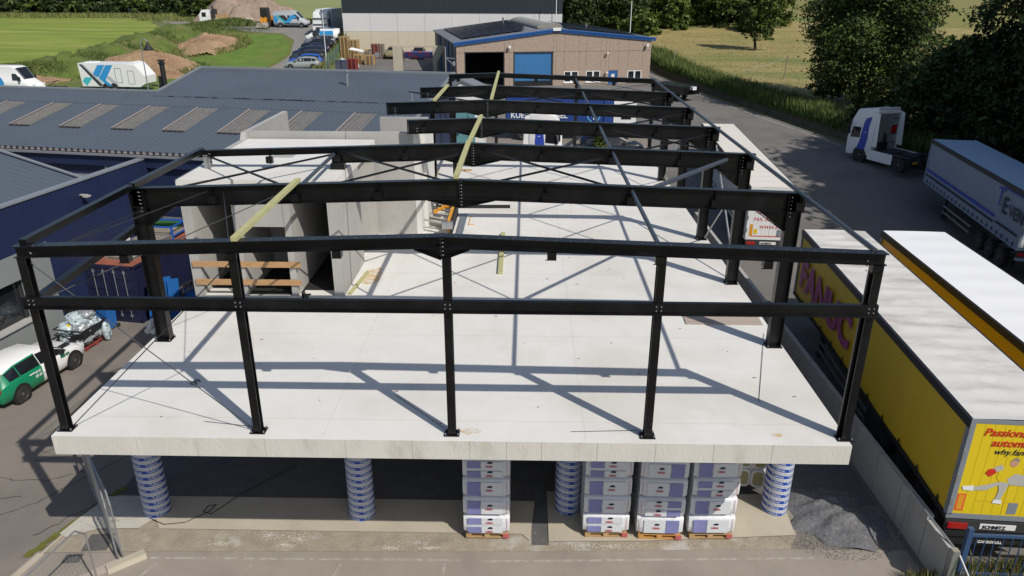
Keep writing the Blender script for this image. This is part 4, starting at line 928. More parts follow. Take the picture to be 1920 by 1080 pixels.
# printed jumping figure, flat decals on the doors
def decal(pts, m, k, nm='printed_figure'): return obj(nm, MB().prism([(-.0235-.0012*k, y, z) for y, z in pts], (-.001, 0, 0)), m, f1)
fy = lambda u: .93-(u-.3)
decal([(.12, 2.98), (.02, 3.03), (-.07, 2.98), (-.06, 2.86), (.03, 2.80), (.12, 2.86)], skinm, 1); decal([(.13, 2.97), (.02, 3.07), (-.08, 3.02), (-.08, 2.95), (.03, 3.0)], pallg, 2)
decal([(.30, 2.84), (.12, 2.80), (-.10, 2.78), (-.06, 2.35), (.22, 2.33), (.34, 2.5)], yellow2, 3); decal([(.52, 2.72), (.30, 2.86), (.22, 2.74), (.40, 2.62)], greyp, 4)
decal([(.62, 2.60), (.56, 2.72), (.44, 2.74), (.36, 2.64), (.50, 2.50)], redm, 5); decal([(-.06, 2.62), (-.36, 2.58), (-.40, 2.28), (-.02, 2.30), (.1, 2.46)], greyp, 6)
decal([(.26, 2.36), (.0, 2.36), (.06, 2.1), (.12, 1.84), (.24, 1.84), (.20, 2.1)], greyp, 7); decal([(.30, 2.36), (.10, 2.38), (.5, 2.12), (.78, 2.10), (.80, 2.20), (.5, 2.28)], greyp, 8)
decal([(.78, 2.08), (1.02, 2.10), (1.06, 2.2), (.8, 2.24)], white, 9); decal([(.28, 1.76), (.06, 1.74), (.08, 1.86), (.26, 1.86)], white, 10); decal([(.66, 1.78), (-.3, 1.76), (-.3, 1.80), (.66, 1.81)], yellow, 0)
decal([(1.10, 1.48), (.90, 1.48), (.90, 1.98), (1.10, 1.98)], orangem, 1, 'reflector'); decal([(1.06, 1.52), (.94, 1.52), (.94, 1.94), (1.06, 1.94)], amber, 2, 'reflector')
decal([(-.12, 1.45), (-.34, 1.45), (-.34, 1.78), (-.12, 1.78)], greydoor, 1, 'document_box'); decal([(-.55, 1.45), (-.9, 1.45), (-.9, 1.8), (-.55, 1.8)], white, 1, 'notice')
a2 = R(87.0)
L2 = 13.9
f2 = trailer('yellow sided trailer with clean white roof, right of the lettered trailer', (24.62-L2*math.cos(a2)+1.25*math.sin(a2), 15.5-L2*math.sin(a2)-1.25*math.cos(a2), GY), a2, L2, 2.50, 4.08, 1.35, mat('orange_yellow_curtain', (.62, .38, .012), .45, var=.05), whitec2, yellow2, bows=1.4, skirt=black)
a3 = R(85.4)
f3 = trailer('long white trailer with red bordered doors behind the steel frames', (24.2-1.19*math.sin(a3), 24.2+1.19*math.cos(a3), -.2), a3, 19.2, 2.38, 3.95, 1.2, white3, creamr, white, frame=white, bows=1.1, rail=chass)
for k, (s, zz) in enumerate((('TEL. 00352/23 62 91', 2.55), ('FAX. 00352/23 62 91', 2.15), ('WWW.EVEN.LU', 1.72))): text(s, .25, redm, f3, (-.026, .88 if k < 2 else .55, zz), (0, -1, 0), (0, 0, 1), shear=.25)
text('EVEN', .6, redm, f3, (-.026, .8, 2.95), (0, -1, 0), (0, 0, 1), bold=.01)
rb_ = MB(); rb_.box(-.027, -.0225, -1.06, 1.06, 3.70, 3.74); rb_.box(-.027, -.0225, -1.06, -1.03, 3.0, 3.70); rb_.box(-.027, -.0225, 1.03, 1.06, 3.0, 3.70); rb_.box(-.027, -.0225, -.95, .95, 1.27, 1.32)
obj('red_border', rb_, redm, f3)
for s_ in (-1, 1): obj('reflector', MB().box(-.03, -.0275, min(s_*.86, s_*1.02), max(s_*.86, s_*1.02), 1.3, 1.95), amber, f3)
obj('sticker', MB().box(-.027, -.0225, .62, .80, 1.42, 1.68), yellow2, f3); obj('document_box', MB().box(-.05, -.0225, -.62, -.42, 1.32, 1.68), greydoor, f3)
a4 = R(81); L4 = 13.6
white4 = mat('shaded_white_curtain', (.20, .25, .33), .5, var=.05, scale=.6)  # white curtain with the tree shade put into its colour
f4 = trailer('shaded white trailer with blue and dark lettering, far right', (35.55-L4*math.cos(a4)+1.29*math.sin(a4), 33.6-L4*math.sin(a4)-1.29*math.cos(a4), .45), a4, L4, 2.58, 4.12, 1.5, white4, mat('shade_blued_roof', (.36, .49, .63), .5), white, frame=white4, rail=chass, skirt=white4)  # roof blue is tree shade painted over a white roof
X0 = L4-10.75
text('T', 1.35, blueink, f4, (X0+.35, 1.325, 2.82), (-1, 0, 0), (0, 0, 1), bold=-.01); text('E', 1.15, navyink, f4, (X0-.45, 1.335, 2.62), (-1, 0, 0), (0, 0, 1), bold=.012); text('VEN', .86, navyink, f4, (X0-1.25, 1.335, 2.62), (-1, 0, 0), (0, 0, 1), bold=.01)
obj('blue_stripe', MB().box(X0+.2, L4-.2, 1.30, 1.306, 2.14, 2.30).box(X0-2.9, X0-.2, 1.30, 1.306, 3.76, 3.82), blueink, f4); obj('dark_stripe', MB().box(X0+.2, L4-.2, 1.30, 1.306, 1.86, 1.98).box(.3, X0-.1, 1.30, 1.306, 1.95, 2.07), navyink, f4)
# ---- tractor units
def tractor(lb, loc, rz, swoosh=blueink, name='tractor_unit', back=True, group=None):
    """origin under cab front centre, +X forward; cab extends to -2.35"""
    t = thing(name, lb, 'lorry tractor', loc, rz, group)
    rg_ = []
    for x, zl, zm, zt_, wm, wt_ in ((-2.3, .75, 2.2, 3.75, 1.22, 1.12), (-2.2, .6, 2.2, 3.85, 1.25, 1.16), (-1.1, .55, 2.2, 3.85, 1.25, 1.16), (-.45, .45, 2.1, 3.7, 1.25, 1.10), (-.08, .4, 1.9, 3.1, 1.23, 1.05), (.05, .38, 1.6, 2.3, 1.18, 1.08), (.08, .4, 1.2, 1.6, 1.1, 1.05)):
        half = [(wm*.96, zl), (wm, zl+.3), (wm, zm), (wt_, zt_-.12), (wt_-.15, zt_)]
        rg_.append([(x, -a, b) for a, b in half]+[(x, a, b) for a, b in reversed(half)])
    obj('cab', MB().loft(rg_), white, t, sm=30)
    obj('windscreen', MB().prism([(.075, -1.08, 1.75), (.075, 1.08, 1.75), (-.12, 1.02, 2.75), (-.12, -1.02, 2.75)], (.03, 0, 0)), glassd, t)
    for s_ in (-1, 1):
        obj('side_window', MB().prism([(-1.15, s_*1.245, 1.75), (-.25, s_*1.24, 1.65), (-.42, s_*1.215, 2.45), (-1.15, s_*1.215, 2.5)], (0, s_*.025, 0)), glassd, t)
        obj('swoosh', MB().prism([(-1.75, s_*1.256, .95), (-1.0, s_*1.256, .95), (-1.2, s_*1.256, 1.6), (-1.28, s_*1.252, 2.3), (-1.35, s_*1.225, 2.9), (-1.5, s_*1.21, 3.2), (-1.95, s_*1.195, 3.35), (-1.85, s_*1.225, 2.6), (-1.9, s_*1.252, 1.8)], (0, s_*.012, 0)), swoosh, t)
        obj('mirror', MB().box(-.2, -.08, s_*1.42-.12, s_*1.42+.12, 1.9, 2.7).box(-.2, -.15, min(s_*1.2, s_*1.42), max(s_*1.2, s_*1.42), 2.6, 2.65), black, t)
        obj('side_skirt', MB().box(-4.3, -2.1, s_*1.2-.03, s_*1.2+.03, .35, 1.05), white, t)
        obj('side_deflector', MB().prism([(-2.3, s_*1.16, 1.3), (-2.75, s_*1.18, 1.3), (-2.6, s_*1.12, 3.6), (-2.3, s_*1.1, 3.7)], (0, s_*.03, 0)), white, t)
        for x in (-1.35, -5.0):
            obj('wheel_arch', MB().cyl((x, s_*1.0, .55), (x, s_*1.262 if x > -2 else s_*1.1, .55), .6, 20), black, t); wheel(t, x, s_*1.27, .52, .32, s_)
        obj('headlight', MB().box(.02, .1, s_*.9-.22, s_*.9+.22, .85, 1.05), rims, t)
    obj('grille', MB().box(.07, .11, -.65, .65, .7, 1.5), black, t); obj('visor', MB().box(-.1, .2, -1.05, 1.05, 2.78, 2.84), black, t)
    obj('roof_deflector', MB().prism([(-.6, -1.0, 3.72), (-2.25, -1.0, 3.86), (-2.25, -1.0, 4.0)], (0, 2.0, 0)), white, t)
    obj('back_panel', MB().box(-2.36, -2.31, -1.0, 1.0, .9, 3.6), rims, t)
    cl = MB()
    for z in (1.5, 2.1, 2.7, 3.2): cl.box(-2.40, -2.36, -.95, -.45, z, z+.05)
    obj('air_lines', MB().cyl((-2.45, .3, 1.3), (-2.45, .3, 2.3), .05, 8).cyl((-2.45, .1, 1.3), (-2.45, .1, 2.1), .05, 8).box(-2.6, -2.36, .0, .7, 1.0, 1.6), black, t)
    obj('ladder', cl, black, t); obj('warning_flags', MB().box(-2.42, -2.37, -.8, -.55, 2.2, 2.7).box(-2.42, -2.37, -.52, -.3, 2.2, 2.7), redl, t)
    obj('chassis_rail', MB().box(-6.0, -.6, -.5, -.3, .7, 1.0).box(-6.0, -.6, .3, .5, .7, 1.0).box(-3.6, -2.4, -1.1, 1.1, .95, 1.02), chass, t)
    obj('fifth_wheel', MB().cyl((-4.7, 0, 1.08), (-4.7, 0, 1.16), .5, 18).box(-5.4, -4.7, -.3, .3, 1.02, 1.12), chass, t)
    obj('mudguard', MB().box(-5.65, -4.4, -1.25, -.85, 1.06, 1.1).box(-5.65, -4.4, .85, 1.25, 1.06, 1.1).box(-5.67, -5.63, -1.25, 1.25, .3, 1.05), chass, t)
    lights(t, -6.02, .9, .75, amber, 'tail_light', .03, .35, .15)
    return t
ang = R(112)
tractor('white tractor unit with blue swoosh parked by the trees, no trailer', (35.3-1.2*math.sin(-ang)*0+1.35*0+.0, 43.2, H(36, 42)), ang)
tractor('white tractor unit with blue swoosh half hidden behind the rafters', (12.6, 40.9, H(11, 40)), 0)
# blue swap container on a truck chassis
kz = H(12, 47)+.1
t = thing('container_truck', 'blue lettered container on a white truck behind the rafters', 'truck', (8.42, 47.3, kz))
bx = MB(); LK = 7.9; ZK = 3.4
bx.box(0, LK, 0, .05, 1.1, ZK); bx.box(0, LK, 2.4, 2.45, 1.1, ZK); bx.box(0, .05, 0, 2.45, 1.1, ZK); bx.box(LK-.05, LK, 0, 2.45, 1.1, ZK)
for k in range(27): bx.box(.1+k*.29, .24+k*.29, -.03, 0, 1.2, ZK-.12)
obj('container', bx, kblue, t)
rf_ = MB()
for k in range(26): rf_.box(.05+k*.3, .05+k*.3+.2, 0, 2.45, ZK, ZK+.03)
rf_.box(0, LK, 0, 2.45, ZK-.04, ZK+.01)
obj('container_roof', rf_, mat('faded_blue_roof', (.16, .22, .36), .7, var=.2, scale=1, col2=(.30, .08, .05), s2=.5, thr=(.56, .62)), t)
text('KUEHNE+NAGEL', .60, white, t, (.40, -.035, 1.78), (1, 0, 0), (0, 0, 1), bold=.014)
lgm = mat('light_blue_logo', (.10, .35, .55), .5); rgm = MB(); cx_ = 7.1
for i in range(20):
    if i in (4, 5, 14, 15): continue
    a, b_ = 2*math.pi*i/20, 2*math.pi*(i+1)/20; rgm.add([(cx_+q*math.cos(c_), -.036, 2.0+q*math.sin(c_)) for q, c_ in ((.55, a), (.55, b_), (.45, b_), (.45, a))], [(0, 1, 2, 3)])
obj('ring_logo', rgm, lgm, t); obj('anchor_logo', MB().box(cx_-.04, cx_+.04, -.04, -.036, 1.65, 2.25).bar((cx_-.22, -.038, 2.35), (cx_, -.038, 2.12), .004, .08, (0, 0, 1)).bar((cx_+.22, -.038, 2.35), (cx_, -.038, 2.12), .004, .08, (0, 0, 1)).box(cx_-.2, cx_+.2, -.04, -.036, 2.01, 2.08), white, t)
obj('chassis', MB().box(0, 8.5, .7, .9, .8, 1.08).box(0, 8.5, 1.6, 1.8, .8, 1.08), chass, t)
for x in (1.4, 2.7):
    for s_ in (-1, 1): wheel(t, x, 1.22+s_*1.2, .5, .32, s_)
obj('cab', MB().loft([[(x, 0, .6), (x, 0, 2.2), (x, .12, zt_), (x, 2.33, zt_), (x, 2.45, 2.2), (x, 2.45, .6)] for x, zt_ in ((8.7, 3.5), (10.0, 3.5), (10.5, 3.0))]), white, t); obj('side_window', MB().box(9.3, 10.1, -.02, -.004, 1.7, 2.4), glassd, t); obj('front_window', MB().box(10.48, 10.53, .2, 2.25, 1.7, 2.6), glassd, t)
for s_ in (-1, 1): wheel(t, 9.6, 1.22+s_*1.2, .5, .3, s_)
obj('blue_panel', MB().box(7.93, 8.66, .05, 2.4, .9, 3.1), kblue, t)
# dark pickup with planted tree in front of it, low black trailer by the road
navy = mat('navy_car_paint', (.008, .014, .04), .22, spec=.8); dgrey = mat('dark_grey_paint', (.03, .033, .038), .22, spec=.8); blk = mat('black_car_paint', (.008, .008, .009), .2, spec=.8)
sgrey = mat('silver_grey_paint', (.20, .21, .22), .25, .4); tan = mat('tan_car_paint', (.30, .25, .14), .25, .3); bblue = mat('bright_blue_paint', (.015, .10, .42), .25); palec = mat('pale_green_grey_paint', (.34, .37, .35), .3, .3); redp = mat('red_car_paint', (.3, .015, .02), .3)
car('dark estate car parked in the middle yard behind the deck', (16.6, 43.0, H(16, 43)), R(2), blk, 4.7, 1.5, kind='tall', name='parked_car')
t = thing('pickup_crane', 'dark folded boom arm on a small machine in the middle yard', 'machine', (13.6, 42.3, H(13, 42)))
obj('boom', MB().bar((-1.2, 0, .3), (.8, 0, 1.8), .25, .25).bar((.8, 0, 1.8), (2.4, 0, 1.7), .3, .3), tubem, t); obj('base', MB().box(.2, 1.6, -.6, .6, 0, .9), chass, t)
t = thing('low_trailer', 'low black flatbed trailer parked at the roadside', 'trailer', (25.6, 66.6, H(26, 66)), R(-57))
obj('bed', MB().box(-2.4, 2.4, -1.1, 1.1, .7, 1.5), blk, t); obj('hitch_cover', MB().box(2.4, 2.8, -.25, .25, 1.2, 1.5), white, t)
for s_ in (-1, 1): wheel(t, -.6, s_*1.15, .35, .25, s_); wheel(t, .4, s_*1.15, .35, .25, s_)
# left background: van, exhibition trailer, utility trailer
tz1 = H(-45, 68)
vz = van('white high roof van with blue circle at the far left edge', (-43.9, 66.2, tz1+.25), R(-8), white, 6.2, 2.75)
def disc(mb, x, y, z, r_, n=28, s_=-1, a0=0, a1_=2*math.pi): 
    mb.add([(x, y, z)]+[(x+r_*math.cos(a0+(a1_-a0)*i/n), y, z+r_*math.sin(a0+(a1_-a0)*i/n)) for i in range(n+1)], [(0, i+1, i+2) for i in range(n)]); return mb
cyan = mat('cyan_print', (.03, .28, .60), .4); cyan2 = mat('teal_print', (.05, .45, .50), .4); dprint = mat('charcoal_print', (.03, .035, .04), .4); lgp = mat('light_grey_print', (.40, .43, .46), .4)
obj('round_logo', disc(MB(), -1.1, -1.012, 1.0, .95), cyan, vz)
t = thing('exhibition_trailer', 'white twin axle exhibition trailer with blue and black graphics', 'trailer', (-34.3, 69.6, H(-34, 70)), R(-4))
bd_ = []
for y in (-1.15, 1.15): bd_.append([(-3.6, y, .55), (2.9, y, .55), (3.5, y, .9), (3.55, y, 1.7), (2.6, y, 2.85), (1.0, y, 2.95), (-3.75, y, 2.95)])
obj('box_body', MB().loft(bd_), white, t)
obj('nose_pod', MB().loft([[(1.7, y, 2.9), (3.0, y, 2.35), (2.6, y, 2.95), (2.0, y, 3.1)] for y in (-1.05, 1.05)]), white, t)
def side(pts, m, nm='printed_graphic', k=1): obj(nm, MB().prism([(x, -1.152-.004*k, z) for x, z in pts], (0, -.003, 0)), m, t)
side([(-3.6, 2.85), (-3.2, 2.85), (-1.2, .6), (-1.7, .6)], dprint); side([(-3.3, 2.85), (-3.1, 2.85), (-1.0, .6), (-1.25, .6)], lgp, k=2)
side([(-2.3, 1.75), (-1.5, 2.8), (-.7, 2.8), (-1.6, 1.5)], cyan); side([(-1.6, 1.45), (-.6, 2.8), (.2, 2.8), (-.9, 1.2)], cyan); side([(-3.5, 1.1), (-3.2, 1.5), (-2.3, 1.5), (-3.1, .6)], cyan2, k=3); side([(-1.6, 1.4), (-1.2, 1.55), (-.2, .62), (-.7, .62)], cyan, k=4)
side([(-.7, 1.5), (-.4, 1.7), (.6, .62), (.1, .62)], lgp, k=3)
for x0, x1, z0, z1 in ((.3, 1.0, .95, 2.45), (1.7, 2.4, .85, 2.2)):
    obj('door', MB().box(x0, x1, -1.165, -1.151, z0, z0+.03).box(x0, x1, -1.165, -1.151, z1, z1+.03).box(x0, x0+.03, -1.165, -1.151, z0, z1).box(x1-.03, x1, -1.165, -1.151, z0, z1), dprint, t)
for x in (-.9, -.05):
    for s_ in (-1, 1): obj('wheel_arch', MB().cyl((x, s_*1.0, .5), (x, s_*1.17, .5), .42, 18), black, t); wheel(t, x, s_*1.18, .33, .22, s_, rims)
obj('drawbar', MB().bar((3.3, -.5, .6), (4.6, 0, .55), .08, .1).bar((3.3, .5, .6), (4.6, 0, .55), .08, .1).cyl((4.4, 0, 0), (4.4, 0, .6), .04, 8), chass, t); obj('roof_hatch', MB().box(-3.3, -2.2, -.5, .5, 2.95, 3.05), white, t)
t = thing('utility_trailer', 'small open black trailer with folded gear between the van and exhibition trailer', 'trailer', (-41.4, 68.5, H(-41, 68)), R(-5))
obj('frame', MB().box(-1.4, 1.4, -.7, -.62, .45, .55).box(-1.4, 1.4, .62, .7, .45, .55).box(-1.4, -1.3, -.7, .7, .45, .6).box(1.3, 1.4, -.7, .7, .45, .6).bar((1.4, 0, .5), (2.4, 0, .5), .08, .08).bar((-1, -.5, .9), (.9, .4, 1.2), .06, .06).bar((-.6, .5, .6), (1.2, -.4, 1.3), .06, .06), chass, t)
for s_ in (-1, 1): wheel(t, 0, s_*.85, .3, .2, s_)
# lamp posts
def post(name, lb, cat, x, y, h, r_=.06, top=None, m=galv, group=None):
    z = H(x, y); t = thing(name, lb, cat, (x, y, z), 0, group); obj('pole', MB().cyl((0, 0, 0), (0, 0, h), r_, 10, r_*.7), m, t, sm=40)
    if top == 'hook':
        pts = [(0, 0, h)]+[(.35-.35*math.cos(a), 0, h+.45*math.sin(a)) for a in np.linspace(.3, 2.6, 7)]; obj('arm', MB().tube(pts, r_*.8, 8), m, t)
        obj('lamp_head', MB().loft([[(.65+q*math.cos(2*math.pi*i/12), q*math.sin(2*math.pi*i/12), z_) for i in range(12)] for z_, q in ((h+.2, .06), (h-.1, .15), (h-.45, .42), (h-.55, .42), (h-.56, .1))]), black, t)
    return t
post('lamp_post', 'hooked steel lamp post with black bell lamp by the exhibition trailer', 'lamp post', -24.6, 56, 6.4, .06, 'hook')
post('mast', 'white slanted mast beside the row of parked cars', 'mast', -16.2, 88.0, 6.6, .06, m=white)
t = post('camera_mast', 'thin mast with small round sign in the pallet yard', 'mast', -8.7, 80.5, 3.9, .05, m=galv); obj('round_sign', MB().cyl((.65, -.03, 2.6), (.65, .03, 2.6), .32, 16).cyl((.65, 0, 0), (.65, 0, 2.4), .03, 8), galv, t)
t = post('aerial_mast', 'white aerial mast with side bracket beside the brown hall corner', 'mast', 1.6, 67.5, 5.0, .08, m=rims); obj('bracket', MB().bar((0, 0, 3.9), (.95, 0, 3.8), .06, .06).bar((0, 0, 3.9), (.8, 0, 3.2), .06, .06).box(.75, 1.0, -.1, .1, 3.1, 3.5), rims, t)
post('lightning_mast', 'tall thin white mast rising behind the brown hall roof at right', 'mast', 24.0, 93, 8.2, .07, m=white)
post('lightning_mast', 'thin white mast in front of the big dark clad hall, right end', 'mast', 14.3, 101.5, 10, .07, m=white); post('dark_mast', 'thin dark mast next to the white one on the big hall', 'mast', 13.7, 101.3, 9, .06, m=chass)
post('bollard_post', 'dark post behind the concrete portal', 'post', -1.4, 95, 3.9, .09, m=pallg)
# row of parked cars by the fence
rows = [('pale grey green car, nearest of the parked row, cut by the roof edge', palec, 'hatch', 85.3, -18.6), ('bright blue hatchback, second in the parked row', bblue, 'hatch', 87.9, -18.9), ('dark grey tall car, third in the parked row', dgrey, 'tall', 90.6, -19.4),
        ('navy estate car with slate roof, fourth in the parked row', navy, 'tall', 93.3, -19.8), ('blue black hatchback, fifth in the parked row', mat('blue_black_paint', (.012, .02, .05), .2, spec=.8), 'hatch', 96.0, -19.9), ('dark car with reddish tail, sixth in the parked row', blk, 'tall', 98.6, -20.0),
        ('silver grey car with pink bonnet print, seventh in the parked row', sgrey, 'tall', 101.3, -20.3)]
for k, (lb, m, kd, y, x) in enumerate(rows):
    cr_ = car(lb, (x, y, H(x, y)), R(187), m, 4.5, 1.5 if kd == 'hatch' else 1.62, kind=kd, group='cars parked in a row by the fence', detail=False)
    if k == 6: obj('bonnet_print', MB().box(1.1, 1.8, -.6, .1, .98, 1.04), magenta, cr_)
vb = van('white van with blue and black side print at the end of the car row', (-20.6, 104.6, H(-20.6, 104.6)), R(187), white, 5.0, 2.0, name='van')
obj('blue_print', MB().box(-1.6, .4, 1.005, 1.015, 1.0, 1.7).box(-1.8, .2, .3, .9, 2.0, 2.01), cyan, vb); obj('dark_print', disc(MB(), .9, 1.012, 1.0, .5), dprint, vb)
# tall white lorry facing the camera
tl = tractor('tall white lorry facing forward at the head of the parked row', (-22.0, 108.6, H(-22, 108.6)), R(-92), swoosh=cyan)
obj('cargo_box', MB().box(-8.6, -2.5, -1.24, 1.24, .9, 4.05), white, tl); obj('roof_beacon', MB().cyl((-1.2, 0, 3.85), (-1.2, 0, 4.1), .2, 10, .02), black, tl)
# wrapped van, flatbed, loader near the rubble heap
vw = van('van wrapped in blue and grey graphics beside the rubble heap', (-29.2, 118.3, H(-29, 118)), R(-1), lgp, 5.6, 2.6)
def vside(v, pts, m, k=1): obj('wrap_print', MB().prism([(x, -1.003-.004*k, z) for x, z in pts], (0, -.003, 0)), m, v)
vside(vw, [(-2.7, 1.0), (-2.7, 2.0), (-1.9, 1.3), (-2.3, .7)], cyan); vside(vw, [(-2.4, 1.95), (-2.1, 2.0), (-.6, .8), (-.9, .6)], cyan2); vside(vw, [(-.9, .8), (.3, 2.0), (1.0, 1.9), (1.2, 1.5), (.6, 1.5), (-.2, .7)], cyan, 2); vside(vw, [(-1.9, 1.9), (-.9, 1.95), (-.2, 1.2), (-.8, 1.0)], dprint)
vside(vw, [(-.4, 1.95), (.1, 1.9), (-.3, 1.4)], dprint, 3)
t = thing('flatbed_truck', 'small flatbed truck with white cab standing before the rubble heap', 'truck', (-40.6, 119.2, H(-40, 119)), R(180))
obj('cab', MB().loft([[(x, -1.05, .6), (x, -1.05, 1.7), (x, -.95, z), (x, .95, z), (x, 1.05, 1.7), (x, 1.05, .6)] for x, z in ((2.3, 2.55), (3.6, 2.6), (4.05, 1.9))]), white, t); obj('side_window', MB().box(2.9, 3.6, 1.0, 1.06, 1.5, 2.2), glassd, t)
obj('bed', MB().box(-4.3, 1.5, -1.15, 1.15, 1.05, 1.25), creamr, t); obj('chassis_rail', MB().box(-4.0, 3, -.4, .4, .6, 1.04), chass, t); obj('crane', MB().box(1.6, 2.1, -.7, .7, .8, 2.7).bar((1.8, 0, 2.6), (2.2, 0, 3.2), .2, .2), chass, t); obj('tool_box', MB().box(-.6, .5, .9, 1.13, .5, 1.0), lgp, t)
obj('side_rail', MB().box(.2, 1.3, 1.0, 1.1, 1.25, 1.9).box(-.6, .1, .2, .9, 1.25, 2.0), pallm, t)
for x in (2.9, -1.8, -3.0)[:2]:
    for s_ in (-1, 1): wheel(t, x, s_*1.1, .45, .3, s_)
t = thing('wheel_loader', 'yellow fronted compact loader with dark cab and bucket facing forward', 'loader', (-33.6, 118.2, H(-33, 118)), R(-90))
obj('cab', MB().loft([[(x, -y, z), (x, y, z), (x, y*.85, z+1.9), (x, -y*.85, z+1.9)] for x, y, z in ((-.8, .7, 1.2), (.5, .7, 1.2))]), chass, t); obj('cab_glass', MB().box(.5, .53, -.5, .5, 1.5, 2.8), glassd, t); obj('engine_body', MB().box(-1.9, -.8, -.7, .7, .6, 1.7), propy, t); obj('front_frame', MB().box(.5, 1.2, -.45, .45, .6, 1.5), propy, t)
obj('bucket', MB().prism([(1.7, -1.0, .1), (2.4, -1.0, .05), (1.9, -1.0, .8)], (0, 2.0, 0)), rust, t); obj('lift_arm', MB().bar((.8, -.35, 1.6), (1.9, -.35, .5), .12, .2).bar((.8, .35, 1.6), (1.9, .35, .5), .12, .2), propy, t)
for x in (-1.2, .9):
    for s_ in (-1, 1): wheel(t, x, s_*.95, .5, .35, s_)
# two cars and pallets in the rear yard
car('tan car with front towards the camera in the rear yard', (-9.3, 99.9, H(-9.3, 99.9)), R(-93), tan, 4.4, 1.62, kind='tall', detail=False); car('black car with front towards the camera behind the portal', (-5.6, 99.8, H(-5.6, 99.8)), R(-88), blk, 4.4, 1.55, detail=False)
def pstack(n, x, y, lb, m, rz=0, L_=1.2, W_=1.0, top=None):
    z = H(x, y); me = pallet_mesh('pallet_'+m.name, m, L_, W_)
    for k in range(n):
        o = bpy.data.objects.new('pallet', me); C.objects.link(o); o.location = (x+rg.uniform(-.02, .02), y, z+k*.145); o.rotation_euler = (0, 0, rz)
        tag(o, lb, 'pallet', lb)
pstack(20, -15.4, 95.9, 'pallet in the taller left stack at the left end of the rear yard', pallm); pstack(20, -14.05, 95.8, 'pallet in the tall stack just right of the leftmost stack', pallm)
pstack(8, -13.0, 99.6, 'pallet in the low stack behind the tan piles', pallm); pstack(14, -11.7, 98.9, 'pallet in the dark brown stack near the tan car', pallr); pstack(14, -10.9, 98.9, 'pallet in the narrow pale stack left of the tan car', pallg, L_=.8)
pstack(9, -12.9, 92.6, 'pallet in the yellow stack between grey and red pallets', pallm); pstack(9, -11.2, 91.9, 'pallet in the rightmost yellow stack facing the yard', pallm); pstack(9, -12.4, 96.4, 'pallet in the grey stack behind the yellow ones', pallg)
pstack(11, -12.2, 85.4, 'pallet in the red stack nearest the ribbed roof', pallr, L_=1.2)
for k, x in enumerate((-13.9, -13.1)):
    t = thing('waste_container', '%s grey upright waste container beside the red pallets' % ('left' if k == 0 else 'right'), 'bin', (x, 84.9, H(x, 85))); obj('body', MB().box(-.34, .34, -.4, .4, .05, 1.35), hallgrey, t); obj('lid', MB().box(-.37, .37, -.43, .43, 1.35, 1.45), hallgrey, t)
for k in range(13):
    x, y = -13.4+rg.uniform(-1.0, 1.3), 88.3+rg.uniform(-.9, 1.0); o = obj('red_sack', lump(MB(), 0, 0, 0, .4, .35, .35, k, 8, 5), redp if k % 3 else lgp, loc=(x, y, H(x, y)+.35+.5*(k % 2))); tag(o, 'crumpled red or pale sack in the heap behind the grey containers', 'sack', 'sacks behind the grey containers')
o = obj('white_sheet', MB().prism([(-1.0, 0, .3), (.9, -.3, 0), (1.1, .3, .1), (-.7, .6, .5)], (0, 0, .08)), white, loc=(-13.4, 93.6, H(-13, 93)+1.5)); tag(o, 'crumpled white sheet lying on top of the pallets', 'sheet')
o = obj('red_machine', lump(MB(), 0, 0, .9, 1.0, .8, .9, 5), redp, loc=(-18.6, 117, H(-18.6, 117))); tag(o, 'red machine half hidden at the corner of the big white hall', 'machine')
o = obj('timber_bundle', MB().box(-1, 1, -.4, .4, 0, .3), pallm, loc=(-18.6, 113, H(-18.6, 113))); tag(o, 'bundle of yellow timber at the corner of the big white hall', 'timber bundle')
# concrete portal with colourful roll
t = thing('concrete_portal', 'plain concrete portal frame in front of the rear yard', 'concrete portal', (-6.6, 83.3, 2.6)); obj('leg', MB().box(0, 1.15, 0, .5, 0, 3.6), stripm, t); obj('leg', MB().box(5.0, 5.5, 0, .5, 0, 3.6), stripm, t); obj('lintel', MB().box(1.153, 4.997, 0, .5, 3.42, 3.6), stripm, t)
obj('sloped_end', MB().prism([(5.503, 0, 1.6), (5.503, 0, 3.6), (6.6, 0, 3.6)], (0, .5, 0)), stripm, t)
rollm = mat('patterned_fabric', (.08, .13, .34), .7, col2=(.5, .06, .09), s2=2.2, thr=(.5, .56), sx=(1, 1, 1))
t = thing('fabric_roll', 'long roll of red and blue patterned fabric under the portal', 'fabric roll', (-5.3, 84.6, 0)); obj('roll', MB().cyl((0, 0, 5.0), (4.2, 0, 5.0), .42, 16), rollm, t); obj('stand', MB().box(-.3, -.1, -.2, .2, 3.6, 5.6).box(4.2, 4.3, -.2, .2, 2.9, 5.4), rims, t)
# ------------------------------------------------------------------ brown hall with blue trim
TH = R(12.0); hw0 = (2.33, 72.1)
hb = thing('brown_hall', 'brown pebble clad hall with blue roof trim, solar panels and open door', 'hall', (hw0[0], hw0[1], 0), TH)
W_ = 22.6; ze, za, zr = 7.4, 8.75, 7.72; XA_ = 11.3; D_ = 24
def hz(x): return ze+(za-ze)*x/XA_ if x < XA_ else za+(zr-za)*(x-XA_)/(W_-XA_)
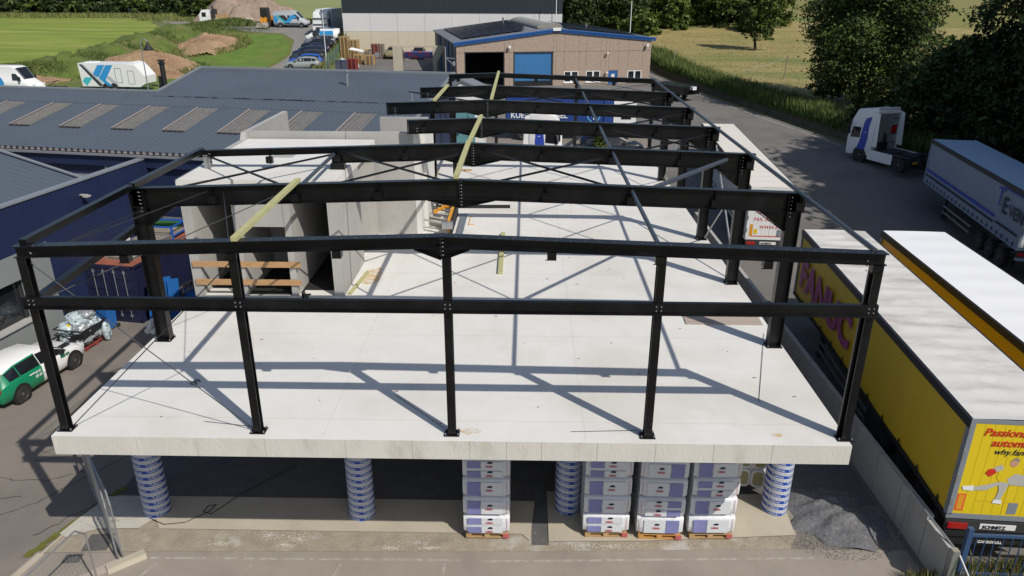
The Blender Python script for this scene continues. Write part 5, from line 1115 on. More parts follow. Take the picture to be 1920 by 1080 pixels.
# front wall panels round the openings (x0,x1,z0,z1)
doors_ = [(.9, 5.4, 2.0, 6.4), (6.4, 11.0, 2.0, 6.35)]; wins = [(12.3, 14.0, 2.9, 4.15), (14.9, 16.6, 2.9, 4.15), (19.9, 21.6, 2.85, 4.1)]; dr_ = (17.6, 18.7, 1.9, 4.15)
ops = sorted(doors_+wins+[dr_]); px = 0
pn = []
xs_ = [0]+[v for o_ in ops for v in o_[:2]]+[W_]
for k in range(0, len(xs_), 2): pn.append((xs_[k], xs_[k+1], 1.5, None))
for o_ in ops: pn.append((o_[0], o_[1], o_[3], None)); 
for o_ in ops:
    if o_[2] > 2.1: pn.append((o_[0], o_[1], 1.5, o_[2]))
for x0, x1, z0, z1 in pn:
    cuts = [x0]+[c_ for c_ in (6.0, XA_, 17.2) if x0 < c_ < x1]+[x1]
    for a, b_ in zip(cuts[:-1], cuts[1:]):
        if z1: obj('wall_panel', MB().box(a+.01, b_-.01, 0, .25, z0, z1-.005), brickm, hb); continue
        if z0 < 6.28: obj('wall_panel', MB().box(a+.01, b_-.01, 0, .25, z0, 6.275), brickm, hb)
        zz = max(z0, 6.305); obj('wall_panel', MB().prism([(a+.01, 0, zz), (b_-.01, 0, zz), (b_-.01, 0, hz(b_)-.25), (a+.01, 0, hz(a)-.25)], (0, .25, 0)), brickm, hb)
obj('joint_backing', MB().prism([(0.9, .1, 6.45), (W_, .1, 6.45), (W_, .1, zr-.3), (XA_, .1, za-.3), (.9, .1, ze-.22)], (0, .1, 0)), mat('joint', (.12, .09, .07), .9), hb)
tr = MB()
for x0, x1 in ((-.3, XA_), (XA_, W_+.45)):
    for dz, oy in ((-.02, -.22), (-.16, -.16), (-.30, -.10)): tr.bar((x0, oy, hz(max(0, x0))+dz-(.0 if x0 > 0 else .03)), (x1, oy, hz(min(W_, x1))+dz-(.03 if x1 > W_ else 0)), .12, .12)
obj('roof_trim', tr, bluetrim, hb); obj('ridge_cap_plate', MB().box(XA_-.45, XA_+.45, -.32, -.2, za-.2, za+.12), white, hb)
sw = obj('side_wall', MB().box(-.02, .2, .26, D_, 0, ze-.2), hallgrey, hb); [obj('down_pipe', MB().cyl((-.12, y_, 0), (-.12, y_, ze), .09, 8), bluetrim, sw) for y_ in (7, 16)]
for y in (3.2, 10.5, 19): obj('pier', MB().box(-.1, -.02, y, y+.25, 0, ze-.2), bluew, sw)
obj('side_wall', MB().box(W_-.2, W_, .26, D_, 0, zr-.2), brickm, hb); obj('rear_wall', MB().box(0, W_, D_, D_+.2, 0, ze-.3), hallgrey, hb)
obj('roof', MB().prism([(-.3, -.15, ze-.05), (XA_, -.15, za), (W_+.3, -.15, zr-.03), (W_+.3, -.15, zr-.13), (XA_, -.15, za-.1), (-.3, -.15, ze-.15)], (0, D_+.4, 0)), hallroof, hb)
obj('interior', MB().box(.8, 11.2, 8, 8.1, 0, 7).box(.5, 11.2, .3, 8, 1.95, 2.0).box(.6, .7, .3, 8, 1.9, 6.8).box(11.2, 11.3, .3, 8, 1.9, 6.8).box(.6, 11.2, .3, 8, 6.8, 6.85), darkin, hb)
dd = obj('roller_door', MB().box(6.42, 10.98, .12, .16, 3.15, 6.33), bluedoor, hb)
obj('slat', (lambda m: [m.box(6.42, 10.98, .10, .119, 3.2+.28*k, 3.2+.28*k+.25) for k in range(11)] and m)(MB()), bluedoor, dd)
obj('door_frame', MB().box(6.4, 6.55, -.01, .1, 2, 6.35).box(10.85, 11.0, -.01, .1, 2, 6.35).box(6.4, 11.0, -.01, .1, 6.2, 6.345).box(.9, 1.0, -.01, .1, 2, 6.4).box(5.3, 5.4, -.01, .1, 2, 6.4).box(.9, 5.4, -.01, .1, 6.3, 6.395), chass, hb)
obj('door_glazing', MB().box(6.42, 10.98, .12, .15, 2.1, 3.14), glassd, hb)
for x0, x1, z0, z1 in wins:
    wn = obj('window', MB().box(x0, x1, .1, .13, z0, z1), glassd, hb)
    obj('frame', MB().box(x0, x1, .0, .1, z0, z0+.1).box(x0, x1, .0, .1, z1-.08, z1).box(x0, x0+.09, .0, .1, z0+.1, z1-.08).box(x1-.09, x1, .0, .1, z0+.1, z1-.08).box((x0+x1)/2-.09, (x0+x1)/2+.09, .0, .1, z0+.1, z1-.08), white, wn)
    obj('sill', MB().box(x0-.05, x1+.05, -.08, 0, z0-.08, z0), white, wn)
dd = obj('entrance_door', MB().box(dr_[0], dr_[1], .05, .12, dr_[2], dr_[3]), bluetrim, hb); obj('notice', MB().box(17.95, 18.35, .03, .05, 3.4, 3.75).box(17.95, 18.35, .03, .05, 2.95, 3.3), creamr, dd)
for x, z in ((5.9, 6.75), (17.3, 6.05), (22.0, 6.75), (17.3, 3.9)):
    lp = obj('wall_lamp', MB().box(x-.12, x+.12, -.45, -.2, z, z+.14 if z < 6.5 else z+.3).box(x-.04, x+.04, -.2, 0, z, z+.08), white, hb)
# solar panels follow the two slopes
def solar_field(x0, x1, y0, y1, slant, nx, ny):
    for i in range(nx):
        for j in range(ny):
            xa, xb = x0+(x1-x0)*i/nx+.03, x0+(x1-x0)*(i+1)/nx-.03; ya = y0+(y1-y0)*j/ny+.03+slant*0; yb = y0+(y1-y0)*(j+1)/ny-.03
            off = slant*((x0-xa)/(x0-x1)) if slant else 0
            m = MB(); m.add([(xa, ya, hz(xa)+.12), (xb, ya, hz(xb)+.12), (xb, yb, hz(xb)+.12), (xa, yb, hz(xa)+.12), (xa, ya, hz(xa)+.15), (xb, ya, hz(xb)+.15), (xb, yb, hz(xb)+.15), (xa, yb, hz(xa)+.15)], [(0, 3, 2, 1), (4, 5, 6, 7), (0, 1, 5, 4), (1, 2, 6, 5), (2, 3, 7, 6), (3, 0, 4, 7)])
            obj('solar_panel', m, solar, hb)
for j in range(12): solar_field(1.0+.0*j, 9.6-(.35*max(0, 4-j)), 2.6+1.62*j, 2.6+1.62*(j+1), 0, 8 if j > 2 else 6, 1)
for j in range(12): solar_field(13.2, 22.0, 1.6+1.7*j, 1.6+1.7*(j+1), 0, 8, 1)
bs = MB()
rings = [[(XA_+1.5*math.cos(a), y, za-.1+.55*math.sin(a)) for a in np.linspace(0, math.pi, 13)] for y in np.linspace(3.2, 20, 30)]
bs.loft(rings, closed=False, caps=False); k0 = len(bs.v); bs.add(rings[0], [tuple(range(13))])
br_ = obj('barrel_rooflight', bs, barrel, hb, sm=30)
for r0 in rings[::2]: obj('glazing_bar', MB().tube([(p[0], p[1], p[2]+.02) for p in r0], .035, 4), rims, br_); obj('roof_vent', MB().cyl((8.5, 18, 8.2), (8.5, 18, 9.2), .12, 8).cyl((18.2, 12, 8), (18.2, 12, 8.7), .15, 8), rims, hb)
# ------------------------------------------------------------------ big hall far behind
wh = thing('big_white_hall', 'huge hall of white panels below anthracite cladding at the top centre', 'hall', (-17.4, 104.2, 0), R(-.5))
LW = 32.7
for k in range(8):
    x0, x1 = k*LW/8+.015, (k+1)*LW/8-.015
    obj('lower_panel', MB().box(x0, x1, 0, .3, 2.4, 6.62), creamw, wh); obj('upper_panel', MB().box(x0, x1, 0, .3, 6.645, 9.2), whitew, wh)
obj('panel_backing', MB().box(0, LW, .06, .28, 2.4, 9.2), hallroof, wh)
obj('cladding', (lambda m: [m.box(x, x+.28, -.04, 0, 9.21, 16) for x in np.arange(0, LW-.2, .5)] and m)(MB().box(0, LW, 0, 30, 9.21, 16)), darkclad, wh)
obj('side_wall', MB().box(0, .3, .31, 30, 2.4, 9.2).box(LW-.3, LW, .31, 30, 2.4, 9.2), whitew, wh)
# small white gabled shed with teal doors behind the deck
gz = H(5, 44)
sh = thing('teal_shed', 'small white gabled shed with teal doors just behind the deck, left', 'shed', (2.95, 44.0, gz))
obj('gable_wall', MB().prism([(1.3, 0, 3.4), (3.9, 0, 3.4), (3.9, 0, 4.45), (2.27, 0, 5.2), (1.3, 0, 4.7)], (0, 3, 0)), white, sh)
obj('roof', MB().prism([(.9, -.15, 4.45), (2.27, -.15, 5.24), (4.2, -.15, 4.35), (4.2, -.15, 4.47), (2.27, -.15, 5.38), (.9, -.15, 4.6)], (0, 3.3, 0)), hallroof, sh)
obj('flat_part', MB().box(-.2, 1.29, 0, 3, 3.3, 4.0), white, sh); obj('lower_wall', MB().box(-.2, 3.9, .1, 3, 0, 3.29), white, sh)
for a, b_ in ((.05, 1.25), (1.75, 2.6), (2.65, 3.2)): obj('teal_door', MB().box(a, b_, .02, .09, .1, 3.2), teal, sh)
obj('awning', MB().prism([(1.6, -.9, 1.9), (2.8, -.9, 2.6), (2.8, -.9, 2.5), (1.6, -.9, 1.8)], (0, .9, 0)), chass, sh)
# ------------------------------------------------------------------ retaining wall and blue gate at the right
rw = thing('retaining_wall', 'long low precast retaining wall between the deck and the trailers', 'retaining wall', (0, 0, 0))
def wx(y): return 20.28-.012*(y-1)
ys = [.35, 1.4, 2.75, 4.1, 5.5, 6.9, 8.3, 9.7, 11.1, 12.5, 13.9, 15.3, 16.7, 18.1, 19.5, 20.9, 22.3, 23.7, 25.1, 26.5, 28]
for a, b_ in zip(ys[:-1], ys[1:]): obj('wall_panel', MB().prism([(wx(a)-.1, a+.012, 0), (wx(a)+.06, a+.012, 0), (wx(a)+.06, a+.012, 1.32 if a > 1 else 1.2), (wx(a)-.1, a+.012, 1.32 if a > 1 else 1.2)], (wx(b_)-wx(a), b_-a-.024, 0)), precast, rw)
obj('end_post', MB().box(wx(.3)-.1, wx(.3)+.06, .18, .34, 0, 1.25), galv, rw)
t = thing('hand_rail', 'sloping galvanised handrail at the end of the retaining wall', 'handrail', (0, 0, 0)); obj('rail', MB().tube([(20.0, 2.1, 0), (20.0, 2.1, 1.55), (20.35, .2, 1.15), (20.75, -.6, .1)], .028, 8), galv, t)
t = thing('blue_gate', 'dark blue barred steel gate below the lettered trailer', 'gate', (20.75, .62, .1), R(-2)); obj('frame', MB().box(0, 4, -.03, .03, 1.25, 1.32).box(0, 4, -.03, .03, .1, .16).box(-.06, .06, -.06, .06, 0, 1.5).box(3.95, 4.05, -.04, .04, 0, 1.4), mat('gate_blue', (.03, .07, .16), .5), t)
for k in range(18): obj('bar', MB().cyl((.2+.21*k, 0, .14), (.2+.21*k, 0, 1.28), .013, 6), MATS['gate_blue'], t)
# verge weeds bottom right
def blades(name, pts_fn, n, hgt, m, w_=.02, seed=1, lean=.3):
    rr = np.random.RandomState(seed); V = []; F = []
    for i in range(n):
        x, y, z = pts_fn(rr); a = rr.rand()*6.28; h_ = hgt*(.4+.9*rr.rand()); lx, ly = lean*h_*(rr.rand()-.5)*2, lean*h_*(rr.rand()-.5)*2; k = len(V); ww = w_*(.6+.8*rr.rand())
        V += [(x-ww*math.cos(a), y-ww*math.sin(a), z), (x+ww*math.cos(a), y+ww*math.sin(a), z), (x+lx*.5+ww*.7*math.cos(a), y+ly*.5+ww*.7*math.sin(a), z+h_*.6), (x+lx, y+ly, z+h_)]; F += [(k, k+1, k+2), (k, k+2, k+3)]
    mb = MB(); mb.v = V; mb.f = F; mb.m = [0]*len(F); return obj(name, mb, m, kind='stuff')
def tri(rr, a, b_, c_): 
    u, v = rr.rand(), rr.rand()
    if u+v > 1: u, v = 1-u, 1-v
    return a[0]+(b_[0]-a[0])*u+(c_[0]-a[0])*v, a[1]+(b_[1]-a[1])*u+(c_[1]-a[1])*v
flat('verge_soil', [(18.9, .1), (20.1, .95), (25, 1.35), (27, -1), (19, -1.5)], grassm, .03)
def weeds(rr):
    x = 19.3+rr.rand()*6.5; y = .1+(x-19.3)*.12+rr.rand()*1.0-(.5 if x < 20.4 else .3); return x, y, .03
blades('verge_weeds', weeds, 5200, .30, mat('weed_green', (.10, .12, .025), .8, var=.3, scale=3), .012, 5); blades('dry_weeds', weeds, 1800, .42, mat('weed_straw', (.30, .24, .10), .8, var=.2, scale=3), .008, 6)
# ------------------------------------------------------------------ stacked insulation bales
def bale(W_, D, Hh, seed):
    rr = random.Random(seed); rings = []; n = 9
    for i in range(n+1):
        x = -W_/2+W_*i/n; e = 1-.07*abs(2*i/n-1)**8; ring = []
        for k in range(20):
            a = 2*math.pi*k/20; ca_, sa_ = math.cos(a), math.sin(a); p_ = .30
            ring.append((x*(1.0), D/2*e*math.copysign(abs(ca_)**p_, ca_)+rr.uniform(-.006, .006), Hh/2+Hh/2*(e if e < 1 else 1)*.985*math.copysign(abs(sa_)**p_, sa_)+rr.uniform(-.004, .004)))
        rings.append(ring)
    return MB().loft(rings)
bm = [bale(1.2, 1.15, .59, k).mesh('bale', wrap) for k in range(3)]
for q in bm: smooth(q, 50)
stk = [(9.13, 2.35, 1, 'leftmost bale stack', 0), (12.25, 2.45, 1, 'second stack from left', .01), (13.66, 2.4, -1, 'third stack from left', -.02), (14.98, 2.45, 1, 'rightmost bale stack', .02)]
tiers = ['bottom', 'second', 'third', 'fourth', 'fifth', 'top']
for x, y, fl, nm, rz in stk:
    t = thing('pallet', 'pallet under the bales, %s' % nm, 'pallet', (x, y, .07), rz); obj('deck', pallet_mesh('pallet_front_'+('g' if fl < 0 else 'p'), mat('orange_pallet', (.48, .25, .07), .8, var=.2, scale=3) if fl < 0 else pallm, 1.1, 1.1), None, t); obj('red_block', MB().box(.42, .57, -.57, -.55, .02, .14), redpr, t)
    for k in range(6):
        t = thing('insulation_bale', 'white bale with blue print, %s tier, %s' % (tiers[k], nm), 'bale', (x+rg.uniform(-.01, .01), y+rg.uniform(-.015, .015), .215+.578*k), rz+rg.uniform(-.01, .01))
        obj('pack', bm[k % 3], None, t)
        if (k+len(nm)) % 3 == 1: zz = ((.06, .24), (.33, .52))
        else: zz = ((.09, .49),)
        for z0, z1 in zz:
            q = MB(); q.prism([(fl*-.48, -.593, z0), (fl*-.13, -.593, z0), (fl*-.16, -.593, (z0+z1)/2), (fl*-.13, -.593, z1), (fl*-.48, -.593, z1)], (0, .012, 0)); obj('blue_print', q, bluepr, t)
            q = MB(); q.prism([(fl*-.13, -.592, z0), (fl*.42, -.592, z0), (fl*.42, -.592, z1), (fl*-.13, -.592, z1)], (0, .01, 0)); obj('pale_print', q, mat('pale_print_%s_%d' % (nm[:3], k), (.60, .615, .64), .28, var=.05), t)
        for z in ([.22] if len(zz) == 1 else [.08, .36]):
            text('URSA', .078, redpr, t, (-.02 if fl > 0 else -.20, -.5945, z), (1, 0, 0), (0, 0, 1), bold=.003)
            obj('bear_logo', MB().prism([(.02+fl*.0, -.594, z+.11), (.15, -.594, z+.11), (.17, -.594, z+.15), (.12, -.594, z+.175), (.05, -.594, z+.165)], (0, -.003, 0)) if fl > 0 else MB().prism([(-.16, -.594, z+.11), (-.04, -.594, z+.11), (-.02, -.594, z+.15), (-.08, -.594, z+.175), (-.14, -.594, z+.165)], (0, -.003, 0)), navyink, t)
        obj('red_line', MB().box(fl*.53-.004, fl*.53+.004, -.578, -.57, .06, .52), redpr, t)
# packs of mineral wool rolls with open ends
def wool_pack(lb, loc, rz, nx, nz):
    t = thing('wool_pack', lb, 'insulation pack', loc, rz); w1, h1 = .40, .62
    obj('wrap', MB().loft([[(x, -.02-.5*0, z) for x, z in ()] or [(-.02+k*0, y, z) for y, z in ((0, .05), (0, nz*h1-.05), (.05, nz*h1), (.55, nz*h1), (.6, nz*h1-.05), (.6, .05), (.55, 0), (.05, 0))] for k in (0,)]+[[(nx*w1+.02, y, z) for y, z in ((0, .05), (0, nz*h1-.05), (.05, nz*h1), (.55, nz*h1), (.6, nz*h1-.05), (.6, .05), (.55, 0), (.05, 0))]]), wrap, t)
    for i in range(nx):
        for j in range(nz):
            cx, cz = (i+.5)*w1, (j+.5)*h1; n = 22
            ring = lambda y, s_: [(cx+w1/2*s_*math.copysign(abs(math.cos(2*math.pi*k/n))**.6, math.cos(2*math.pi*k/n)), y, cz+h1/2*s_*math.copysign(abs(math.sin(2*math.pi*k/n))**.6, math.sin(2*math.pi*k/n))) for k in range(n)]
            obj('roll', MB().loft([ring(.02, 1.0), ring(-.07, .98), ring(-.09, .86), ring(-.085, .72)], caps=False), wrap, t, sm=50)
            obj('wool_end', MB().add(ring(-.075, .75), [tuple(range(n))]), wool, t)
wool_pack('pack of wool rolls with open ends beside the right tube column', (15.75, 2.75+1.3, .25), R(-8), 3, 5)
wool_pack('pack of wool rolls standing in shade behind the left bale stack', (9.3, 5.6, .55), R(-4), 5, 3)
wool_pack('pack of wool rolls in deep shade behind the third tube column', (11.9, 6.6, 1.1), 0, 2, 3)
o = obj('orange_foot', MB().box(-.1, .1, -.1, .1, 0, .08).cyl((-.05, 0, .08), (-.05, 0, .16), .07, 10), orangem, loc=(15.72, 3.45, .06)); tag(o, 'small orange plastic foot on the ground beside the wool packs', 'foot')
# ------------------------------------------------------------------ mesh fence panels front left
def meshpanel(lb, pts_fn, a, b_, h_, base, wires=True):
    t = thing('site_fence', lb, 'fence', (*a, 0), math.atan2(b_[1]-a[1], b_[0]-a[0])); Lp = math.dist(a, b_)
    obj('tube_frame', MB().tube([(0, 0, base), (0, 0, h_-.3), (.25, 0, h_), (Lp-.25, 0, h_), (Lp, 0, h_-.3), (Lp, 0, base)], .021, 8).cyl((0, 0, base+.12), (Lp, 0, base+.12), .015, 6), galv, t)
    w_ = MB()
    for x in np.arange(.08, Lp, .1): w_.cyl((x, 0, base+.1), (x, 0, h_-.05), .0022, 3, caps=False)
    for z in np.arange(base+.25, h_, .22): w_.cyl((0, 0, z), (Lp, 0, z), .0022, 3, caps=False)
    obj('wire_mesh', w_, galv, t, kind='stuff'); return t
meshpanel('site fence panel running back under the deck corner', None, (-.05, .85), (-2.35, 3.6), 2.0, .05)
meshpanel('second site fence panel close behind the first one', None, (-.15, .8), (-2.7, 4.2), 1.95, .05)
meshpanel('site fence panel cut by the bottom edge at the left', None, (-.10, -.18), (-.62, -3.2), 2.0, .05)
o = obj('ballast_block', MB().loft([[(x, -.14, 0), (x, .14, 0), (x, .11, .14), (x, -.11, .14)] for x in (-.45, .45)]), stripm, loc=(.1, .72, .025), rz=R(40)); tag(o, 'concrete ballast block at the end of the fence panels', 'concrete block')
o = obj('flat_board', MB().box(-.5, .5, -.14, .14, 0, .03), chipm, loc=(-.35, .5, .03), rz=R(45)); tag(o, 'thin pale board beside the concrete fence foot', 'board')
o = obj('black_cable', MB().tube([(-.4, 3.1, .06), (-.1, 2.4, .06), (.4, 2.15, .06), (.95, 2.25, .06), (1.4, 2.7, .06), (1.5, 3.0, .06), (1.3, 2.95, .06), (1.25, 2.7, .06), (1.5, 2.6, .06), (2.1, 3.6, .06), (3.2, 4.9, .06)], .011, 5), black); tag(o, 'thin black cable looped round the foot of the left tube column', 'cable')
o = obj('white_hose', MB().tube([(-.42, .62, 4.42), (-.3, .5, 4.44), (-.16, .35, 4.475), (-.12, .1, 4.475)], .010, 5), white); tag(o, 'thin white hose hanging at the deck corner by the left post', 'hose')
# ------------------------------------------------------------------ right hand verge, meadow, fields
RE = [(60, -10), (52, 14), (46, 28), (40, 38), (36.2, 46.1), (34.1, 52.7), (31.6, 61), (28.6, 71.6), (26.4, 84), (26.2, 97), (22, 112), (15, 128)]
MH = 1.15
def Hm(x, y):
    # height above road edge grows over the first 2 m
    return H(x, y)+MH
off = [(x+.9, y+.2) for x, y in RE]
sheet('dry_meadow', off+[(15, 140), (60, 150), (95, 118), (130, 100), (160, -10)], drym, 0, 6, hf=Hm)
sheet('crop_field', [(56, 151), (95, 118), (130, 100), (240, 150), (500, 320), (60, 330)], wheat2, MH-.6, 14)
sheet('far_crop', [(40, 330), (600, 330), (900, 900), (60, 900)], mat('far_green_crop', (.13, .15, .03), .95, var=.12, scale=.03, sx=(.1, 1, 1)), .5, 60)
bw = MB()
for a, b_ in zip(RE[:-1], RE[1:]):
    bw.add([(a[0]+.6, a[1], H(*a)-.2), (b_[0]+.6, b_[1], H(*b_)-.2), (b_[0]+.9, b_[1]+.2, H(b_[0]+.9, b_[1]+.2)+MH), (a[0]+.9, a[1]+.2, H(a[0]+.9, a[1]+.2)+MH)], [(0, 1, 2, 3)])
struct('bank', bw, mat('earth_bank', (.075, .065, .045), .95, var=.4, scale=1.5, bump=1., bscale=5))
ln = MB()
for a, b_ in zip(RE[4:-3], RE[5:-2]):
    ln.add([(a[0]-1.0, a[1], H(*a)+.03), (a[0]-.85, a[1], H(*a)+.03), (b_[0]-.85, b_[1], H(*b_)+.03), (b_[0]-1.0, b_[1], H(*b_)+.03)], [(0, 1, 2, 3)])
struct('road_edge_line', ln, linem)
def along(rr, lo=0, hi=len(RE)-2, spread=2.4, off_=.6):
    k = rr.randint(lo, hi+1); u = rr.rand(); a, b_ = RE[k], RE[k+1]; q = off_+spread*rr.rand()**1.5
    x, y = a[0]+(b_[0]-a[0])*u+q, a[1]+(b_[1]-a[1])*u; return x, y, H(x, y)+(MH-.1 if q > .8 else MH*.6)
gm = [mat('verge_grass_a', (.06, .10, .015), .8, var=.3, scale=1), mat('verge_grass_b', (.14, .16, .04), .8, var=.3, scale=1)]
blades('tall_verge_grass', lambda rr: along(rr, 2, 9, 3.0), 26000, .8, gm[0], .045, 11); blades('pale_verge_grass', lambda rr: along(rr, 2, 9, 3.6, .8), 9000, .95, gm[1], .035, 12)
def meadow(rr):
    y = 45+rr.rand()*75; k = np.interp(y, [p[1] for p in RE], [p[0] for p in RE]); x = k+1.5+rr.rand()*(60); return x, y, H(x, y)+MH-.03
blades('meadow_tufts', meadow, 16000, .17, mat('meadow_straw', (.25, .21, .075), .85, var=.3, scale=.5), .04, 13, .9); blades('meadow_green_tufts', meadow, 2500, .2, gm[1], .04, 14, .9)
def fp(x, y, lb, h_=1.7):
    o = obj('fence_post', MB().cyl((0, 0, 0), (.12, 0, h_), .06, 7), pallg, loc=(x, y, H(x, y)+MH)); tag(o, lb, 'fence post')
fp(38.6, 72.3, 'leaning wooden fence post alone in the dry meadow', 2.6); fp(28.3, 83, 'wooden post at the far corner of the meadow by the brown hall', 2.0)
wr_ = MB().cyl((38.6, 72.3, H(38, 72)+MH+2.2), (33, 69, H(33, 69)+MH+1.2), .012, 4); tag(obj('fence_wire', wr_, galv), 'slack wire running from the leaning meadow post', 'wire')
# ------------------------------------------------------------------ left bank, soil heaps, rubble
def bank(name, pts, w_, h_, m, seed, label=None, n=60, k=14):
    rr = np.random.RandomState(seed); P = np.array(pts, float); seg = np.r_[0, np.cumsum(np.hypot(*np.diff(P, axis=0).T))]; V = []; F = []
    for i in range(n+1):
        s_ = seg[-1]*i/n; x, y = np.interp(s_, seg, P[:, 0]), np.interp(s_, seg, P[:, 1]); s2 = min(seg[-1], s_+1); dx, dy = np.interp(s2, seg, P[:, 0])-x+1e-6, np.interp(s2, seg, P[:, 1])-y; l_ = math.hypot(dx, dy) or 1; nx_, ny_ = -dy/l_, dx/l_
        if i == n: nx_, ny_ = pn_
        pn_ = (nx_, ny_); e = min(1, 4*i/n, 4*(n-i)/n)
        for j in range(k+1):
            u = 2*j/k-1; q = (1-u*u)**1.0*e; z = h_*q*(1+.25*math.sin(i*.6)+.12*rr.randn())-.15*(abs(u) > .97)-(.3 if e == 0 else 0); X_, Y_ = x+nx_*u*w_/2+.15*rr.randn(), y+ny_*u*w_/2+.15*rr.randn(); V.append((X_, Y_, H(X_, Y_)+z))
    for i in range(n):
        for j in range(k): F.append((i*(k+1)+j, (i+1)*(k+1)+j, (i+1)*(k+1)+j+1, i*(k+1)+j+1))
    mb = MB().add(V, F); return obj(name, mb, m, kind='structure', sm=80)
bank('grass_bank', [(-54, 73), (-49, 78), (-46, 86), (-45.5, 95), (-44, 104), (-41.5, 111), (-37.5, 116)], 11, 1.9, grassm, 4)
heap('soil_heap', -38.6, 83.5, 7.4, 6.5, 2.7, soilm, H, 'large bare brown soil heap on the grass bank behind the exhibition trailer', 'soil heap', 9, 80, .12)
heap('soil_heap', -37.0, 101.5, 5.2, 7.5, 1.9, soilm, H, 'second brown soil heap on the grass bank, further back', 'soil heap', 5, 70, .12, rot=.3)
heap('soil_heap', -47.2, 75.5, 3.6, 2.6, .7, soilm, H, 'small low soil patch at the near end of the grass bank', 'soil heap', 6, 30, .12)
heap('rubble_heap', -38.3, 125.0, 9.6, 6.0, 3.7, pilem, H, 'broad pinkish rubble heap behind the flatbed truck and loader', 'rubble heap', 8, 60, .10, plateau=1)
def ringpts(cx, cy, rx, ry):
    def f_(rr):
        a = rr.rand()*6.28; q = .78+.35*rr.rand(); x, y = cx+rx*q*math.cos(a), cy+ry*q*math.sin(a); return x, y, H(x, y)+.9*max(0, 1.0-q)*1.6
    return f_
for nn, (cx, cy, rx, ry) in enumerate(((-38.6, 83.5, 7.4, 6.5), (-37, 101.5, 5.4, 7.2), (-38.3, 125, 9.4, 5.8))): blades('heap_edge_grass', ringpts(cx, cy, rx, ry), 3500, .38, gm[nn % 2], .06, 60+nn, .6)
def onbank(rr):
    P = [(-54, 73), (-49, 78), (-46, 86), (-45.5, 95), (-44, 104), (-41.5, 111), (-37.5, 116)]; k = rr.randint(0, 6); u = rr.rand(); q = rr.randn()*2.6; x, y = P[k][0]+(P[k+1][0]-P[k][0])*u+q, P[k][1]+(P[k+1][1]-P[k][1])*u; return x, y, H(x, y)+max(0, 1.6*(1-(q/5.5)**2))
blades('bank_grass', onbank, 16000, .34, gm[0], .05, 21, .6); blades('bank_straw', onbank, 8000, .36, gm[1], .05, 22, .6)
blades('yard_edge_grass', lambda rr: (lambda x: (x, 127.5+rr.randn()*1.2+(x+40)*-.1, H(x, 128)))( -60+rr.rand()*44), 6000, .6, gm[1], .08, 23)
blades('wood_edge_grass', lambda rr: (lambda x: (x, 136+rr.randn()*2.0, H(x, 136)))(-120+rr.rand()*64), 9000, .7, gm[1], .12, 24)
# mesh fence and hedge strip beside the car row
t = thing('yard_fence', 'long green mesh fence between the parked cars and the pallet yard', 'mesh fence', (0, 0, 0)); 
for k in range(9):
    y = 84+k*2.4; x = -15.3-(y-84)*.075; obj('fence_post', MB().cyl((x, y, H(x, y)), (x, y, H(x, y)+1.9), .04, 6), galv, t)
w_ = MB()
for k in range(8):
    y = 84+k*2.4; y2 = y+2.4; x, x2 = -15.3-(y-84)*.075, -15.3-(y2-84)*.075
    for j in range(20): u = j/20; xa, ya = x+(x2-x)*u, y+2.4*u; w_.cyl((xa, ya, H(xa, ya)), (xa, ya, H(xa, ya)+1.8), .008, 3, caps=False)
    for z in (.3, .9, 1.5, 1.8): w_.cyl((x, y, H(x, y)+z), (x2, y2, H(x2, y2)+z), .01, 3, caps=False)
obj('wire_mesh', w_, mat('green_wire', (.08, .16, .10), .6), t, kind='stuff')
blades('fence_weeds', lambda rr: (lambda y: (-16.3-(y-84)*.075+rr.randn()*.45, y, H(-16.4, y)))(84+rr.rand()*30), 7000, .7, gm[1], .06, 25)
# ------------------------------------------------------------------ trees
def leafmesh(name, lobes, n, ls, mats, seed, flat=.55):
    """lobes: (cx,cy,cz,rx,ry,rz). leaves are bent quads in clumps on and inside the lobes"""
    rr = np.random.RandomState(seed); L_ = np.array(lobes, float); vol = L_[:, 3]*L_[:, 4]*L_[:, 5]; vol = vol**.75; vol /= vol.sum()
    nc = max(8, n//30); pick = rr.choice(len(L_), nc, p=vol); dirs = rr.randn(nc, 3); dirs /= np.linalg.norm(dirs, axis=1)[:, None]; rad = np.clip(rr.rand(nc)**.28*(1+.07*rr.randn(nc)), 0, 1.15); cc = L_[pick, :3]+dirs*rad[:, None]*L_[pick, 3:]
    cs = (L_[pick, 3:].mean(1))*.145*(.6+.9*rr.rand(nc)); ci = rr.randint(0, nc, n); off = rr.randn(n, 3)*cs[ci][:, None]*np.array([1, 1, .6]); pos = cc[ci]+off
    nrm = dirs[ci]*.6+rr.randn(n, 3)*.75+np.array([0, 0, .5]); nrm /= np.linalg.norm(nrm, axis=1)[:, None]
    t1 = np.cross(nrm, rr.randn(n, 3)); t1 /= np.linalg.norm(t1, axis=1)[:, None]; t2 = np.cross(nrm, t1); s_ = ls*(.55+.9*rr.rand(n))[:, None]
    V = np.empty((n, 4, 3)); V[:, 0] = pos-t1*s_; V[:, 1] = pos+t2*s_*flat+nrm*s_*.15; V[:, 2] = pos+t1*s_; V[:, 3] = pos-t2*s_*flat+nrm*s_*.15
    me = bpy.data.meshes.new(name); me.vertices.add(n*4); me.loops.add(n*4); me.polygons.add(n); me.vertices.foreach_set('co', V.reshape(-1)); me.loops.foreach_set('vertex_index', np.arange(n*4)); me.polygons.foreach_set('loop_start', np.arange(n)*4); me.polygons.foreach_set('loop_total', np.full(n, 4))
    for m in mats: me.materials.append(m)
    cm = rr.randint(0, len(mats), nc); mi = cm[ci]; sw = rr.rand(n) < .25; mi[sw] = rr.randint(0, len(mats), sw.sum()); me.polygons.foreach_set('material_index', mi.astype(np.int32)); me.update(calc_edges=True); return me
